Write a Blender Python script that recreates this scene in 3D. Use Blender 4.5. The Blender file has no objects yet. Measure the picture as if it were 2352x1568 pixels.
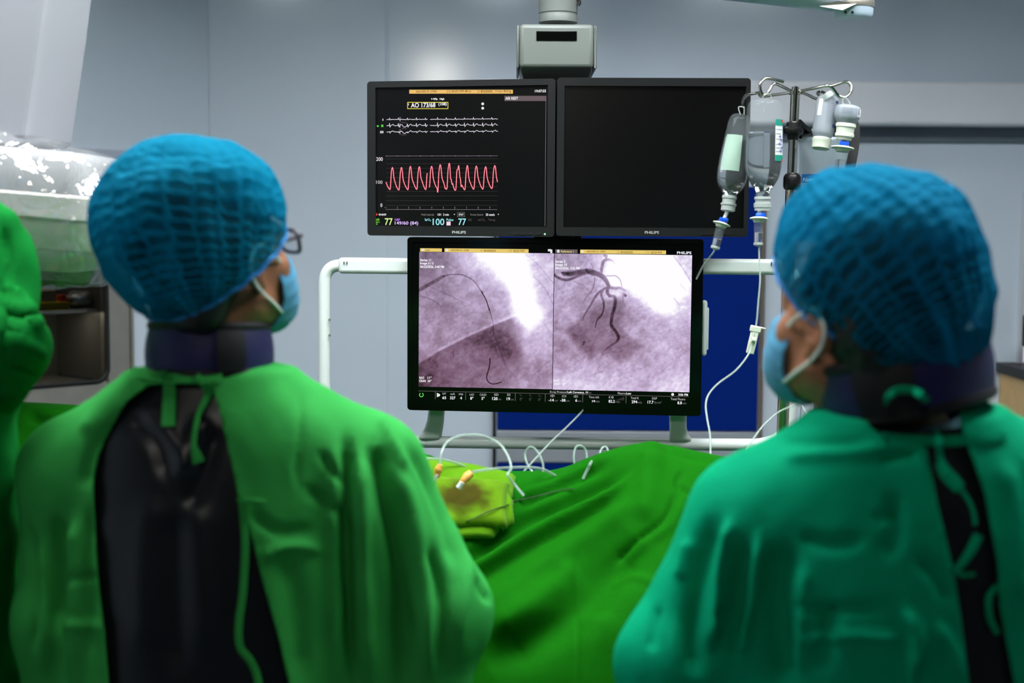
import bpy, bmesh, math, random
import numpy as np
from mathutils import Vector, Matrix
from mathutils.bvhtree import BVHTree

SC = bpy.context.scene
COL = SC.collection
rnd = random.Random(7)

# ---------------------------------------------------------------- camera
W, H = 2352, 1568
LENS = 50.0
F = LENS / 36.0 * W
PITCH = math.atan(264.0 / F)
ROLL = 0.006
CAM = np.array([0.0, 0.0, 1.55])
_m3 = Matrix.Rotation(math.pi / 2 - PITCH, 3, 'X') @ Matrix.Rotation(ROLL, 3, 'Z')
M3 = np.array(_m3)
cam_data = bpy.data.cameras.new('camera')
cam = bpy.data.objects.new('camera', cam_data)
COL.objects.link(cam)
cam.matrix_world = Matrix.Translation(Vector(CAM)) @ _m3.to_4x4()
cam_data.lens = LENS
cam_data.sensor_width = 36.0
cam_data.clip_start = 0.05
cam_data.dof.use_dof = True
cam_data.dof.focus_distance = 3.25
cam_data.dof.aperture_fstop = 2.6
SC.camera = cam

# ---------------------------------------------------------------- world, exposure
world = bpy.data.worlds.new('world')
SC.world = world
world.use_nodes = True
world.node_tree.nodes['Background'].inputs[0].default_value = (0.5, 0.55, 0.6, 1)
world.node_tree.nodes['Background'].inputs[1].default_value = 0.1
SC.view_settings.view_transform = 'Standard'
SC.view_settings.look = 'None'
SC.view_settings.exposure = 0.0
SC.view_settings.gamma = 1.0
SC.view_settings.use_curve_mapping = False
SC.cycles.use_denoising = True
SC.cycles.max_bounces = 14
SC.cycles.transparent_max_bounces = 24
SC.cycles.sample_clamp_indirect = 4.0
SC.cycles.caustics_reflective = False
SC.cycles.caustics_refractive = False
PANEL_LIGHT = 27.0          # brightness of the ceiling light panels
PANEL_TINT = (0.93, 0.98, 1.0)
# ceiling light panels: centre x, y, half width, half length, brightness factor
PANELS = [(-1.15, 2.50, .30, .42, 1.25), (0.05, 2.50, .30, .42, 1.2), (1.25, 2.50, .30, .42, 1.1),
          (-0.75, 1.98, .30, .24, .85), (0.85, 1.84, .30, .24, .9), (0.2, 4.35, .55, .08, .9)]  # last one is an added fill strip for the rails and mid wall
LAMP_LIGHT = 40.0          # surgical lamp head behind the camera
CEIL = 2.95

# ---------------------------------------------------------------- pixel / space helpers
def ray(px, py):
    return M3 @ np.array([(px - W / 2) / F, -(py - H / 2) / F, -1.0])

def P(px, py, Y):
    """point of the room at depth Y that the photograph shows at (px, py)"""
    r = ray(px, py)
    return CAM + r * (Y / r[1])

def Z(py, Y, px=1176):
    return P(px, py, Y)[2]

def X(px, Y, py=700):
    return P(px, py, Y)[0]

def lin(r, g, b):
    out = []
    for c in (r, g, b):
        c = c / 255.0
        out.append(c / 12.92 if c <= 0.04045 else ((c + 0.055) / 1.055) ** 2.4)
    return tuple(out)

# ---------------------------------------------------------------- materials
def nt(name):
    m = bpy.data.materials.new(name)
    m.use_nodes = True
    t = m.node_tree
    return m, t, t.nodes['Principled BSDF'], t.nodes['Material Output']

def node(t, kind, **kw):
    n = t.nodes.new(kind)
    for k, v in kw.items():
        if k == 'inp':
            for i, val in v.items():
                n.inputs[i].default_value = val
        else:
            setattr(n, k, v)
    return n

def mat(name, col, rough=.5, metal=0., spec=.5, noise=0., nscale=8., bump=0., bscale=60., trans=0., ior=1.45, coat=0., sheen=0., emit=None, estr=1., alpha=1.):
    m, t, b, o = nt(name)
    c = lin(*col)
    b.inputs['Base Color'].default_value = (*c, 1)
    b.inputs['Roughness'].default_value = rough
    b.inputs['Metallic'].default_value = metal
    b.inputs['Specular IOR Level'].default_value = spec
    b.inputs['Transmission Weight'].default_value = trans
    b.inputs['IOR'].default_value = ior
    b.inputs['Coat Weight'].default_value = coat
    b.inputs['Sheen Weight'].default_value = sheen
    b.inputs['Alpha'].default_value = alpha
    if emit:
        b.inputs['Emission Color'].default_value = (*lin(*emit), 1)
        b.inputs['Emission Strength'].default_value = estr
    tc = node(t, 'ShaderNodeTexCoord')
    n = node(t, 'ShaderNodeTexNoise', inp={'Scale': nscale, 'Detail': 5.0})
    t.links.new(tc.outputs['Object'], n.inputs['Vector'])
    r = node(t, 'ShaderNodeMapRange', inp={'From Min': .3, 'From Max': .7, 'To Min': 1 - noise, 'To Max': 1 + noise})
    t.links.new(n.outputs['Fac'], r.inputs['Value'])
    mx = node(t, 'ShaderNodeVectorMath', operation='SCALE')
    mx.inputs[0].default_value = c
    t.links.new(r.outputs[0], mx.inputs['Scale'])
    t.links.new(mx.outputs[0], b.inputs['Base Color'])
    if bump > 0:
        n2 = node(t, 'ShaderNodeTexNoise', inp={'Scale': bscale, 'Detail': 4.0})
        t.links.new(tc.outputs['Object'], n2.inputs['Vector'])
        bp = node(t, 'ShaderNodeBump', inp={'Strength': bump, 'Distance': .01})
        t.links.new(n2.outputs['Fac'], bp.inputs['Height'])
        t.links.new(bp.outputs[0], b.inputs['Normal'])
    return m

def emis(name, col, s=1.0):
    m, t, b, o = nt(name)
    b.inputs['Base Color'].default_value = (0, 0, 0, 1)
    b.inputs['Specular IOR Level'].default_value = 0
    b.inputs['Emission Color'].default_value = (*lin(*col), 1)
    b.inputs['Emission Strength'].default_value = s
    return m

MT = {}
_emis = {}
def E(r, g, b):
    if (r, g, b) not in _emis:
        _emis[(r, g, b)] = emis('screen_light_%d_%d_%d' % (r, g, b), (r, g, b))
    return _emis[(r, g, b)]

# ---------------------------------------------------------------- objects
ORG = {}
def empty(name, loc):
    o = bpy.data.objects.new(name, None)
    o.empty_display_size = .05
    COL.objects.link(o)
    o.location = Vector(loc)
    ORG[o.name] = np.array(loc, float)
    return o

def tag(o, label=None, cat=None, group=None, kind=None):
    if label: o['label'] = label
    if cat: o['category'] = cat
    if group: o['group'] = group
    if kind: o['kind'] = kind
    return o

def mk(name, v, f, m, parent=None, smooth=True, origin=None, bevel=0., solid=0., sharp=None):
    """link vertices in room coordinates as one mesh object under its parent"""
    v = np.asarray(v, float)
    if parent is not None:
        org = ORG[parent.name]
    elif origin is not None:
        org = np.array(origin, float)
    else:
        org = np.array([v[:, 0].mean(), v[:, 1].mean(), v[:, 2].min()])
    me = bpy.data.meshes.new(name)
    v = v - org
    if isinstance(f, np.ndarray):
        n, k = f.shape
        me.vertices.add(len(v)); me.vertices.foreach_set('co', v.astype(np.float32).ravel())
        me.loops.add(n * k); me.loops.foreach_set('vertex_index', f.astype(np.int32).ravel())
        me.polygons.add(n); me.polygons.foreach_set('loop_start', np.arange(0, n * k, k, dtype=np.int32))
        me.update(calc_edges=True)
    else:
        me.from_pydata([tuple(p) for p in v], [], f)
        me.update()
    if smooth:
        me.polygons.foreach_set('use_smooth', np.ones(len(me.polygons), bool))
    if m is not None:
        me.materials.append(m)
    if sharp:
        me.set_sharp_from_angle(angle=math.radians(sharp))
    o = bpy.data.objects.new(name, me)
    COL.objects.link(o)
    if parent is not None:
        o.parent = parent
    else:
        o.location = Vector(org)
    ORG[o.name] = org
    if bevel > 0:
        b = o.modifiers.new('bevel', 'BEVEL'); b.width = bevel; b.segments = 3; b.limit_method = 'ANGLE'
    if solid:
        s = o.modifiers.new('solid', 'SOLIDIFY'); s.thickness = abs(solid); s.offset = -1 if solid > 0 else 1
    return o

BOXF = [(0, 1, 3, 2), (4, 6, 7, 5), (0, 4, 5, 1), (2, 3, 7, 6), (0, 2, 6, 4), (1, 5, 7, 3)]
def boxv(c, s, R=None):
    v = np.array([(x, y, z) for x in (-.5, .5) for y in (-.5, .5) for z in (-.5, .5)]) * np.array(s)
    if R is not None:
        v = v @ np.array(R).T
    return v + np.array(c)

def box(name, c, s, m, parent=None, R=None, bevel=.003, **k):
    o = mk(name, boxv(c, s, R), BOXF, m, parent, smooth=True, bevel=bevel, **k)
    o.data.set_sharp_from_angle(angle=math.radians(35))
    return o

def rotz(a):
    return np.array([[math.cos(a), -math.sin(a), 0], [math.sin(a), math.cos(a), 0], [0, 0, 1]])
def rotx(a):
    return np.array([[1, 0, 0], [0, math.cos(a), -math.sin(a)], [0, math.sin(a), math.cos(a)]])
def roty(a):
    return np.array([[math.cos(a), 0, math.sin(a)], [0, 1, 0], [-math.sin(a), 0, math.cos(a)]])

def smoothline(pts, n=8):
    pts = [np.array(p, float) for p in pts]
    if len(pts) < 3:
        return np.array(pts)
    q = [2 * pts[0] - pts[1]] + pts + [2 * pts[-1] - pts[-2]]
    out = []
    for i in range(1, len(q) - 2):
        p0, p1, p2, p3 = q[i - 1:i + 3]
        for k in range(n):
            t = k / n
            out.append(.5 * (2 * p1 + (p2 - p0) * t + (2 * p0 - 5 * p1 + 4 * p2 - p3) * t * t + (3 * p1 - p0 - 3 * p2 + p3) * t ** 3))
    out.append(pts[-1])
    return np.array(out)

def frames(p):
    d = np.gradient(p, axis=0)
    d /= np.linalg.norm(d, axis=1)[:, None] + 1e-12
    u = np.cross(d[0], [0.3, 0.2, 1.0]); u /= np.linalg.norm(u)
    us = []
    for k in range(len(p)):
        u = u - d[k] * np.dot(u, d[k]); u /= np.linalg.norm(u) + 1e-12
        us.append(u)
    us = np.array(us)
    return d, us, np.cross(d, us)

def tubegeo(p, r, seg=10, closed=False):
    p = np.asarray(p, float); n = len(p)
    r = np.broadcast_to(np.asarray(r, float), (n,))
    d, u, w = frames(p)
    a = np.linspace(0, 2 * math.pi, seg, endpoint=False)
    v = p[:, None, :] + r[:, None, None] * (np.cos(a)[None, :, None] * u[:, None, :] + np.sin(a)[None, :, None] * w[:, None, :])
    v = v.reshape(-1, 3)
    f = []
    for i in range(n - 1 if not closed else n):
        j = (i + 1) % n
        for k in range(seg):
            l = (k + 1) % seg
            f.append((i * seg + k, i * seg + l, j * seg + l, j * seg + k))
    if not closed:
        f.append(tuple(range(seg - 1, -1, -1)))
        f.append(tuple((n - 1) * seg + k for k in range(seg)))
    return v, f

def tube(name, pts, r, m, parent=None, n=8, seg=10, smooth=True, **k):
    p = smoothline(pts, n) if smooth else np.array(pts, float)
    if not np.isscalar(r):
        r = np.interp(np.linspace(0, 1, len(p)), np.linspace(0, 1, len(r)), r)
    v, f = tubegeo(p, r, seg)
    return mk(name, v, f, m, parent, sharp=50, **k)

def lathe(name, prof, base, axis, m, parent=None, seg=32, sx=1., sy=1., ref=None, **k):
    """prof: (distance along axis, radius); turned about axis from base"""
    axis = np.array(axis, float); axis /= np.linalg.norm(axis)
    ref = np.array([1, 0, 0.]) if ref is None else np.array(ref, float)
    u = ref - axis * ref.dot(axis); u /= np.linalg.norm(u)
    w = np.cross(axis, u)
    a = np.linspace(0, 2 * math.pi, seg, endpoint=False)
    v = []; f = []
    for h, r in prof:
        for t in a:
            v.append(np.array(base) + axis * h + u * r * sx * math.cos(t) + w * r * sy * math.sin(t))
    n = len(prof)
    for i in range(n - 1):
        for q in range(seg):
            l = (q + 1) % seg
            f.append((i * seg + q, i * seg + l, (i + 1) * seg + l, (i + 1) * seg + q))
    f.append(tuple(range(seg - 1, -1, -1))); f.append(tuple((n - 1) * seg + q for q in range(seg)))
    return mk(name, v, f, m, parent, sharp=k.pop('sharp', 40), **k)

def join(parts):
    V = []; Fs = []; n = 0
    for v, f in parts:
        V.append(np.asarray(v, float)); Fs += [tuple(i + n for i in q) for q in f]; n += len(v)
    return np.concatenate(V), Fs

def ribbon(name, pts, width, nrm, m, parent=None, thick=.002, n=8, **k):
    p = smoothline(pts, n)
    nr = smoothline(nrm, n) if np.ndim(nrm) == 2 else np.tile(np.array(nrm, float), (len(p), 1))
    nr /= np.linalg.norm(nr, axis=1)[:, None]
    d = np.gradient(p, axis=0); d /= np.linalg.norm(d, axis=1)[:, None] + 1e-12
    s = np.cross(d, nr); s /= np.linalg.norm(s, axis=1)[:, None] + 1e-12
    w = np.interp(np.linspace(0, 1, len(p)), np.linspace(0, 1, len(width)), width)[:, None] / 2 if not np.isscalar(width) else width / 2
    a = p - s * w; c = p + nr * thick * .6; b = p + s * w
    a2 = a - nr * thick; c2 = p - nr * thick; b2 = b - nr * thick
    v = np.stack([a, c, b, b2, c2, a2], 1).reshape(-1, 3); f = []
    for i in range(len(p) - 1):
        for q in range(6):
            l = (q + 1) % 6
            f.append((i * 6 + q, i * 6 + l, (i + 1) * 6 + l, (i + 1) * 6 + q))
    f.append((0, 1, 2, 3, 4, 5)); f.append(tuple((len(p) - 1) * 6 + q for q in (5, 4, 3, 2, 1, 0)))
    return mk(name, v, f, m, parent, sharp=60, **k)

# ---------------------------------------------------------------- distance-field modelling for bodies and cloth
class Vol:
    def __init__(s, lo, hi, h):
        s.h = h; s.lo = np.array(lo, float)
        s.n = np.ceil((np.array(hi) - s.lo) / h).astype(int) + 1
        s.F = np.full(s.n, 1.0, np.float32)
    def block(s, lo, hi):
        a = np.clip(((np.array(lo) - s.lo) / s.h).astype(int), 0, s.n - 1)
        b = np.clip(np.ceil((np.array(hi) - s.lo) / s.h).astype(int) + 1, 1, s.n)
        sl = tuple(slice(i, j) for i, j in zip(a, b))
        g = [(s.lo[i] + s.h * np.arange(a[i], b[i])).astype(np.float32) for i in range(3)]
        return sl, g[0][:, None, None], g[1][None, :, None], g[2][None, None, :]
    def put(s, sl, d, k, op):
        A = s.F[sl]
        if op == 'add':
            hh = np.maximum(k - np.abs(A - d), 0) / k if k > 0 else 0
            s.F[sl] = np.minimum(A, d) - hh * hh * k * .25
        else:
            hh = np.maximum(k - np.abs(A + d), 0) / k if k > 0 else 0
            s.F[sl] = np.maximum(A, -d) + hh * hh * k * .25
    def cap(s, a, b, ra, rb=None, k=.02, op='add'):
        rb = ra if rb is None else rb
        a = np.array(a, float); b = np.array(b, float); mg = max(ra, rb) + k + .03
        sl, x, y, z = s.block(np.minimum(a, b) - mg, np.maximum(a, b) + mg)
        ba = b - a; L = ba.dot(ba) + 1e-9
        t = np.clip(((x - a[0]) * ba[0] + (y - a[1]) * ba[1] + (z - a[2]) * ba[2]) / L, 0, 1)
        d = np.sqrt((x - a[0] - t * ba[0]) ** 2 + (y - a[1] - t * ba[1]) ** 2 + (z - a[2] - t * ba[2]) ** 2) - (ra + (rb - ra) * t)
        s.put(sl, d, k, op)
    def ell(s, c, r, R=None, k=.02, op='add'):
        c = np.array(c, float); r = np.array(r, float); mg = r.max() + k + .03
        sl, x, y, z = s.block(c - mg, c + mg)
        R = np.eye(3) if R is None else R
        q = [(R[0, i] * (x - c[0]) + R[1, i] * (y - c[1]) + R[2, i] * (z - c[2])) for i in range(3)]
        k0 = np.sqrt(sum((q[i] / r[i]) ** 2 for i in range(3)))
        k1 = np.sqrt(sum((q[i] / r[i] ** 2) ** 2 for i in range(3))) + 1e-6
        s.put(sl, k0 * (k0 - 1) / k1, k, op)
    def loft(s, rows, p=2.4, k=.03, op='add'):
        """rows: z, cx, cy, a, b"""
        rows = np.array(sorted(rows), float)
        mg = rows[:, 3:].max() + k + .03
        lo = [rows[:, 1].min() - mg, rows[:, 2].min() - mg, rows[0, 0] - k - .02]
        hi = [rows[:, 1].max() + mg, rows[:, 2].max() + mg, rows[-1, 0] + k + .02]
        sl, x, y, z = s.block(lo, hi)
        zz = z.ravel()
        it = [np.interp(zz, rows[:, 0], rows[:, i])[None, None, :] for i in range(1, 5)]
        for i in range(4):  # soften the profile
            ker = np.ones(9) / 9
            a = np.pad(it[i].ravel(), 4, mode='edge'); it[i] = np.convolve(a, ker, 'valid')[None, None, :]
        cx, cy, a, b = it
        d = ((np.abs((x - cx) / a) ** p + np.abs((y - cy) / b) ** p) ** (1 / p) - 1) * np.minimum(a, b)
        d = np.maximum(d, np.maximum(z - rows[-1, 0], rows[0, 0] - z)).astype(np.float32)
        s.put(sl, d, k, op)
    def mesh(s, iso=0.):
        return nets(s.F - iso, s.lo, s.h)

def nets(Fv, lo, h):
    S = Fv < 0
    n = np.array(Fv.shape)
    c = np.zeros(n - 1, np.int8)
    for dx in (0, 1):
        for dy in (0, 1):
            for dz in (0, 1):
                c += S[dx:n[0] - 1 + dx, dy:n[1] - 1 + dy, dz:n[2] - 1 + dz]
    act = np.argwhere((c > 0) & (c < 8))
    idx = np.full(n - 1, -1, np.int32)
    idx[act[:, 0], act[:, 1], act[:, 2]] = np.arange(len(act))
    cor = np.array([(i, j, k) for i in (0, 1) for j in (0, 1) for k in (0, 1)])
    val = np.stack([Fv[act[:, 0] + q[0], act[:, 1] + q[1], act[:, 2] + q[2]] for q in cor], 1)
    acc = np.zeros((len(act), 3)); cnt = np.zeros(len(act))
    for i in range(8):
        for j in range(i + 1, 8):
            if np.abs(cor[i] - cor[j]).sum() != 1: continue
            a, b = val[:, i], val[:, j]
            mk_ = (a < 0) != (b < 0)
            t = np.where(mk_, a / np.where(mk_, a - b, 1), 0)
            acc += np.where(mk_[:, None], cor[i] + (cor[j] - cor[i]) * t[:, None], 0); cnt += mk_
    v = lo + h * (act + acc / np.maximum(cnt, 1)[:, None])
    quads = []
    for ax in range(3):
        o1, o2 = (ax + 1) % 3, (ax + 2) % 3
        s0 = [slice(None)] * 3; s1 = [slice(None)] * 3
        s0[ax] = slice(0, -1); s1[ax] = slice(1, None)
        A, B = S[tuple(s0)], S[tuple(s1)]
        e = np.argwhere(A != B)
        e = e[(e[:, o1] > 0) & (e[:, o2] > 0) & (e[:, o1] < n[o1] - 1) & (e[:, o2] < n[o2] - 1)]
        ins = A[e[:, 0], e[:, 1], e[:, 2]]
        q = []
        for d1, d2 in ((-1, -1), (0, -1), (0, 0), (-1, 0)):
            g = e.copy(); g[:, o1] += d1; g[:, o2] += d2
            q.append(idx[g[:, 0], g[:, 1], g[:, 2]])
        q = np.stack(q, 1)
        q[~ins] = q[~ins][:, ::-1]
        quads.append(q)
    return v, np.concatenate(quads)

def vnormals(v, q):
    nn = np.zeros_like(v)
    fn = np.cross(v[q[:, 2]] - v[q[:, 0]], v[q[:, 3]] - v[q[:, 1]]) if q.shape[1] == 4 else np.cross(v[q[:, 1]] - v[q[:, 0]], v[q[:, 2]] - v[q[:, 0]])
    for i in range(q.shape[1]):
        np.add.at(nn, q[:, i], fn)
    return nn / (np.linalg.norm(nn, axis=1)[:, None] + 1e-12)

def relax(v, q, it=2, lam=.5):
    e = np.concatenate([q[:, [i, (i + 1) % q.shape[1]]] for i in range(q.shape[1])])
    for _ in range(it):
        s = np.zeros_like(v); c = np.zeros(len(v))
        np.add.at(s, e[:, 0], v[e[:, 1]]); np.add.at(c, e[:, 0], 1)
        np.add.at(s, e[:, 1], v[e[:, 0]]); np.add.at(c, e[:, 1], 1)
        v = v + lam * (s / np.maximum(c, 1)[:, None] - v)
    return v

def clip(v, q, g):
    """keep the part of the mesh where g >= 0, cutting the faces cleanly along g = 0"""
    t = q if q.shape[1] == 3 else np.concatenate([q[:, [0, 1, 2]], q[:, [0, 2, 3]]])
    s = g >= 0
    k = s[t].sum(1)
    keep = t[k == 3]
    v = list(v); new = {}; out = []
    V = np.array(v)
    def cut(i, j):
        key = (min(i, j), max(i, j))
        if key not in new:
            a = g[i] / (g[i] - g[j])
            new[key] = len(v); v.append(V[i] + (V[j] - V[i]) * a)
        return new[key]
    for tri in t[(k == 1) | (k == 2)]:
        for r in range(3):
            a, b, c = tri[r], tri[(r + 1) % 3], tri[(r + 2) % 3]
            if s[a] and not s[b] and not s[c]:
                out.append((a, cut(a, b), cut(a, c))); break
            if s[a] and s[b] and not s[c]:
                x = cut(b, c); y = cut(a, c)
                out.append((a, b, x)); out.append((a, x, y)); break
    f = np.concatenate([keep, np.array(out, int).reshape(-1, 3)])
    used = np.unique(f); mp = np.full(len(v), -1); mp[used] = np.arange(len(used))
    return np.array(v)[used], mp[f]

def polydist(p, poly):
    """signed distance of 2-D points to a polygon, negative inside"""
    poly = np.array(poly, float); d = np.full(len(p), 1e9); ins = np.zeros(len(p), bool)
    for i in range(len(poly)):
        a, b = poly[i], poly[(i + 1) % len(poly)]
        ba = b - a; t = np.clip(((p - a) @ ba) / (ba @ ba), 0, 1)
        d = np.minimum(d, np.linalg.norm(p - a - t[:, None] * ba, axis=1))
        c = ((a[1] > p[:, 1]) != (b[1] > p[:, 1]))
        xx = (b[0] - a[0]) * (p[:, 1] - a[1]) / (b[1] - a[1] + 1e-12) + a[0]
        ins ^= c & (p[:, 0] < xx)
    return np.where(ins, -d, d)

def linedist(p, line):
    line = np.array(line, float); d = np.full(len(p), 1e9); al = np.zeros(len(p))
    n = len(line) - 1
    for i in range(n):
        a, b = line[i], line[i + 1]
        ba = b - a; t = np.clip(((p - a) @ ba) / (ba @ ba + 1e-12), 0, 1)
        e = np.linalg.norm(p - a - t[:, None] * ba, axis=1)
        al = np.where(e < d, (i + t) / n, al); d = np.minimum(d, e)
    return d, al

def px_of(v):
    """where the photograph shows points of the room"""
    q = (np.asarray(v) - CAM) @ M3
    return np.stack([W / 2 + F * q[:, 0] / -q[:, 2], H / 2 - F * q[:, 1] / -q[:, 2]], 1)

def crease(v, q, strokes, Y, facing=-.1):
    """push folds into cloth: strokes are (pixel polyline, half width px, height px); plane x-z"""
    nr = vnormals(v, q); off = np.zeros(len(v)); s = Y / F; pv = px_of(v)
    for pts, w, amp in strokes:
        l = smoothline(np.array(pts, float), 6)
        d, al = linedist(pv, l); d = d * s
        ends = np.clip(np.minimum(al, 1 - al) * 6 + .15, 0, 1)
        off += amp * s * np.exp(-(d / (w * s)) ** 2) * ends
    face = np.clip((facing - nr[:, 1]) * 3 + .3, 0, 1)
    return v + nr * (off * face)[:, None]

def vnoise(p, scale, seed=0):
    """smooth 3-D value noise in -1..1"""
    r = np.random.RandomState(seed); T = r.rand(32, 32, 32) * 2 - 1
    g = np.asarray(p) * scale + 100.0
    i = np.floor(g).astype(int); f = g - i; f = f * f * (3 - 2 * f)
    out = 0
    for a in (0, 1):
        for b in (0, 1):
            for c in (0, 1):
                w = (f[:, 0] if a else 1 - f[:, 0]) * (f[:, 1] if b else 1 - f[:, 1]) * (f[:, 2] if c else 1 - f[:, 2])
                out = out + w * T[(i[:, 0] + a) % 32, (i[:, 1] + b) % 32, (i[:, 2] + c) % 32]
    return out
# ================================================================ ROOM
YW = 5.2
MT['wall'] = mat('wall_paint', (220, 230, 241), rough=.4, spec=.4, noise=.015, nscale=3, coat=.9)
MT['wall'].node_tree.nodes['Principled BSDF'].inputs['Coat Roughness'].default_value = .13
MT['wall2'] = mat('header_paint', (243, 244, 248), rough=.35, noise=.01)
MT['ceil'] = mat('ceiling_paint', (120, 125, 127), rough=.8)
MT['floor'] = mat('floor_vinyl', (70, 84, 88), rough=.35, noise=.05, nscale=20)
MT['seal'] = mat('joint_sealant', (205, 215, 226), rough=.6)
MT['steel'] = mat('brushed_steel', (172, 166, 154), rough=.42, metal=.7, noise=.06, nscale=12, bump=.05, bscale=200)
MT['gasket'] = mat('black_rubber', (14, 16, 15), rough=.55)
MT['blue'] = mat('blue_laminate', (0, 38, 128), rough=.6, spec=.1, noise=.02)
MT['white'] = mat('white_plastic', (222, 226, 222), rough=.35, noise=.01)
def panelmat(k):
    m = emis('ceiling_panel_light', (255, 255, 255), PANEL_LIGHT * k)
    m.node_tree.nodes['Principled BSDF'].inputs['Emission Color'].default_value = (*PANEL_TINT, 1)
    return m

def st(o):
    o['kind'] = 'structure'
    return o
XL, XR, YB = -2.6, 3.2, -2.2
fl = st(box('floor', (.3, 1.5, -.05), (7.4, 9, .1), MT['floor'], bevel=0))
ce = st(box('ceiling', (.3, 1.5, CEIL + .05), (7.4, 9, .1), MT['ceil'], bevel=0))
st(box('wall_right', (XR + .05, 1.5, CEIL / 2), (.1, 7.6, CEIL), MT['wall'], bevel=0))
st(box('wall_left', (XL - .05, .9, CEIL / 2), (.1, 6.4, CEIL), MT['wall'], bevel=0))
MT['rear'] = mat('rear_wall_paint', (74, 82, 90), rough=.5)
st(box('wall_rear', (.3, YB - .05, CEIL / 2), (6, .1, CEIL), MT['rear'], bevel=0))

# back wall: a substrate carrying separate painted panels with thin joints
xc = X(485, YW)
wb = st(box('wall_back', ((xc + XR) / 2, YW + .08, CEIL / 2), (XR - xc + .3, .08, CEIL), MT['seal'], bevel=0))
def panel(px0, px1, z0, z1, name='wall_panel', m=None, par=wb, Y=YW, x0=None, x1=None):
    a = X(px0, Y) if x0 is None else x0
    b = X(px1, Y) if x1 is None else x1
    return box(name, ((a + b) / 2, Y + .02, (z0 + z1) / 2), (b - a - .0006, .04, z1 - z0), m or MT['wall'], par, bevel=.0006)
zh0, zh1 = Z(281, YW - .12), Z(181, YW - .12)
panel(485, 890, 0, CEIL)
panel(890, 1138, 0, zh0 + .05)
panel(890, 0, zh0 + .0516, CEIL, x1=XR)
panel(1756, 2046, 0, zh0 + .05)
panel(2046, 0, 0, zh0 + .05, x1=XR)
tube('joint_bead', [(X(890, YW), YW - .001, zh1 + .0), (X(890, YW), YW - .001, CEIL)], .006, MT['wall'], wb, smooth=False, seg=16)
# sliding-door header
xh0 = X(1087, YW - .12)
hd = mk('trim_1', boxv(((xh0 + XR) / 2, YW - .06, (zh0 + zh1) / 2), (XR - xh0, .12, zh1 - zh0)), BOXF, MT['wall2'], bevel=.012, smooth=True)
hd.data.set_sharp_from_angle(angle=math.radians(35)); st(hd)
MT['shade_frame'] = mat('shade_frame_grey', (96, 106, 114), rough=.5)
# dark strip standing in for the shade below the header
pf = box('header_shade_strip', ((xh0 + XR) / 2, YW - .006, zh0 - .028), (XR - xh0 - .02, .012, .056), MT['shade_frame'], hd, bevel=.002)

# sliding door leaf with blue panels and a steel push plate
YD = YW - .03
x0, x1 = X(1140, YD), X(1748, YD)
door = empty('door_1', ((x0 + x1) / 2, YD, 0)); st(door)
zd = [0.02, Z(1062, YD), Z(988, YD), Z(424, YD), zh0 - .02]
box('leaf', ((x0 + x1) / 2, YD + .03, zh0 / 2), (x1 - x0, .036, zh0 - .05), MT['wall'], door, bevel=.004)
box('kick_panel', ((x0 + x1) / 2, YD + .006, (zd[0] + zd[1]) / 2), (x1 - x0 - .01, .012, zd[1] - zd[0] - .004), MT['blue'], door)
box('steel_strip', ((x0 + x1) / 2, YD + .004, (zd[1] + zd[2]) / 2), (x1 - x0 - .01, .016, zd[2] - zd[1] - .004), mat('pale_steel_plate', (188, 192, 198), rough=.4, metal=.35), door)
box('blue_panel', ((x0 + x1) / 2, YD + .006, (zd[2] + zd[3]) / 2), (x1 - x0 - .01, .012, zd[3] - zd[2] - .004), MT['blue'], door)
MT['sealb'] = mat('door_edge_seal', (120, 105, 92), rough=.6)
box('edge_seal', (x1 + .006, YD + .012, zh0 / 2), (.012, .02, zh0 - .06), MT['sealb'], door)
box('edge_seal', (x0 - .006, YD + .012, zh0 / 2), (.01, .02, zh0 - .06), MT['gasket'], door)

# 45 degree corner wall with the stainless pass-through cabinet
dd = np.array([-1, -1, 0]) / math.sqrt(2); nn = np.array([1, -1, 0]) / math.sqrt(2)
R45 = np.stack([-dd, -nn, [0, 0, 1]], 1)      # local x along wall to the right, y into wall
C0 = np.array([xc, YW, 0])
def W45(s, out, z):                            # s metres from the corner to the left
    return C0 + dd * s + nn * out + np.array([0, 0, z])
def s45(px):                                   # distance from the corner at which pixel column px meets the wall
    k = (px - W / 2) / F
    return (k * YW * 1.003 - xc) / (k - 1) * math.sqrt(2) if False else (xc - k * YW) / (1 - k) * math.sqrt(2)
wc = st(box('wall_corner', W45(1.0, -.45, CEIL / 2), (2.2, .05, CEIL), MT['seal'], R=R45, bevel=0))
sa, sb = s45(292), s45(60) + .12               # cabinet right and left edges
ztop, zbot = P(285, 368, YW - .25)[2], P(200, 935, YW - .35)[2]
def wp(s0, s1, z0, z1):
    box('wall_panel', W45((s0 + s1) / 2, -.02, (z0 + z1) / 2), (s1 - s0 - .0006, .04, z1 - z0), MT['wall'], wc, R=R45, bevel=.0006)
wp(0, sa - .001, zbot - .012, ztop + .012); wp(sb + .001, 1.9, zbot - .012, ztop + .012); wp(0, 1.9, ztop + .0125, CEIL); wp(0, 1.9, 0, zbot - .0125)
cab = empty('wall_cabinet', W45((sa + sb) / 2, 0, zbot))
tag(cab, 'stainless steel cabinet with a rounded window set into the corner wall', 'cabinet')
so, sl_ = s45(240), sb - .07                   # window right and left edges
zo1, zo0 = ztop - .05, P(170, 878, YW - .35)[2]
def fr(name, s0, s1, z0, z1, out, dep, m, par=cab, bevel=.004):
    return box(name, W45((s0 + s1) / 2, out - dep / 2, (z0 + z1) / 2), (s1 - s0, dep, z1 - z0), m, par, R=R45, bevel=bevel)
fr('frame', sa, so, zbot, ztop, .012, .05, MT['steel']); fr('frame', sl_, sb, zbot, ztop, .012, .05, MT['steel'])
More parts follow.
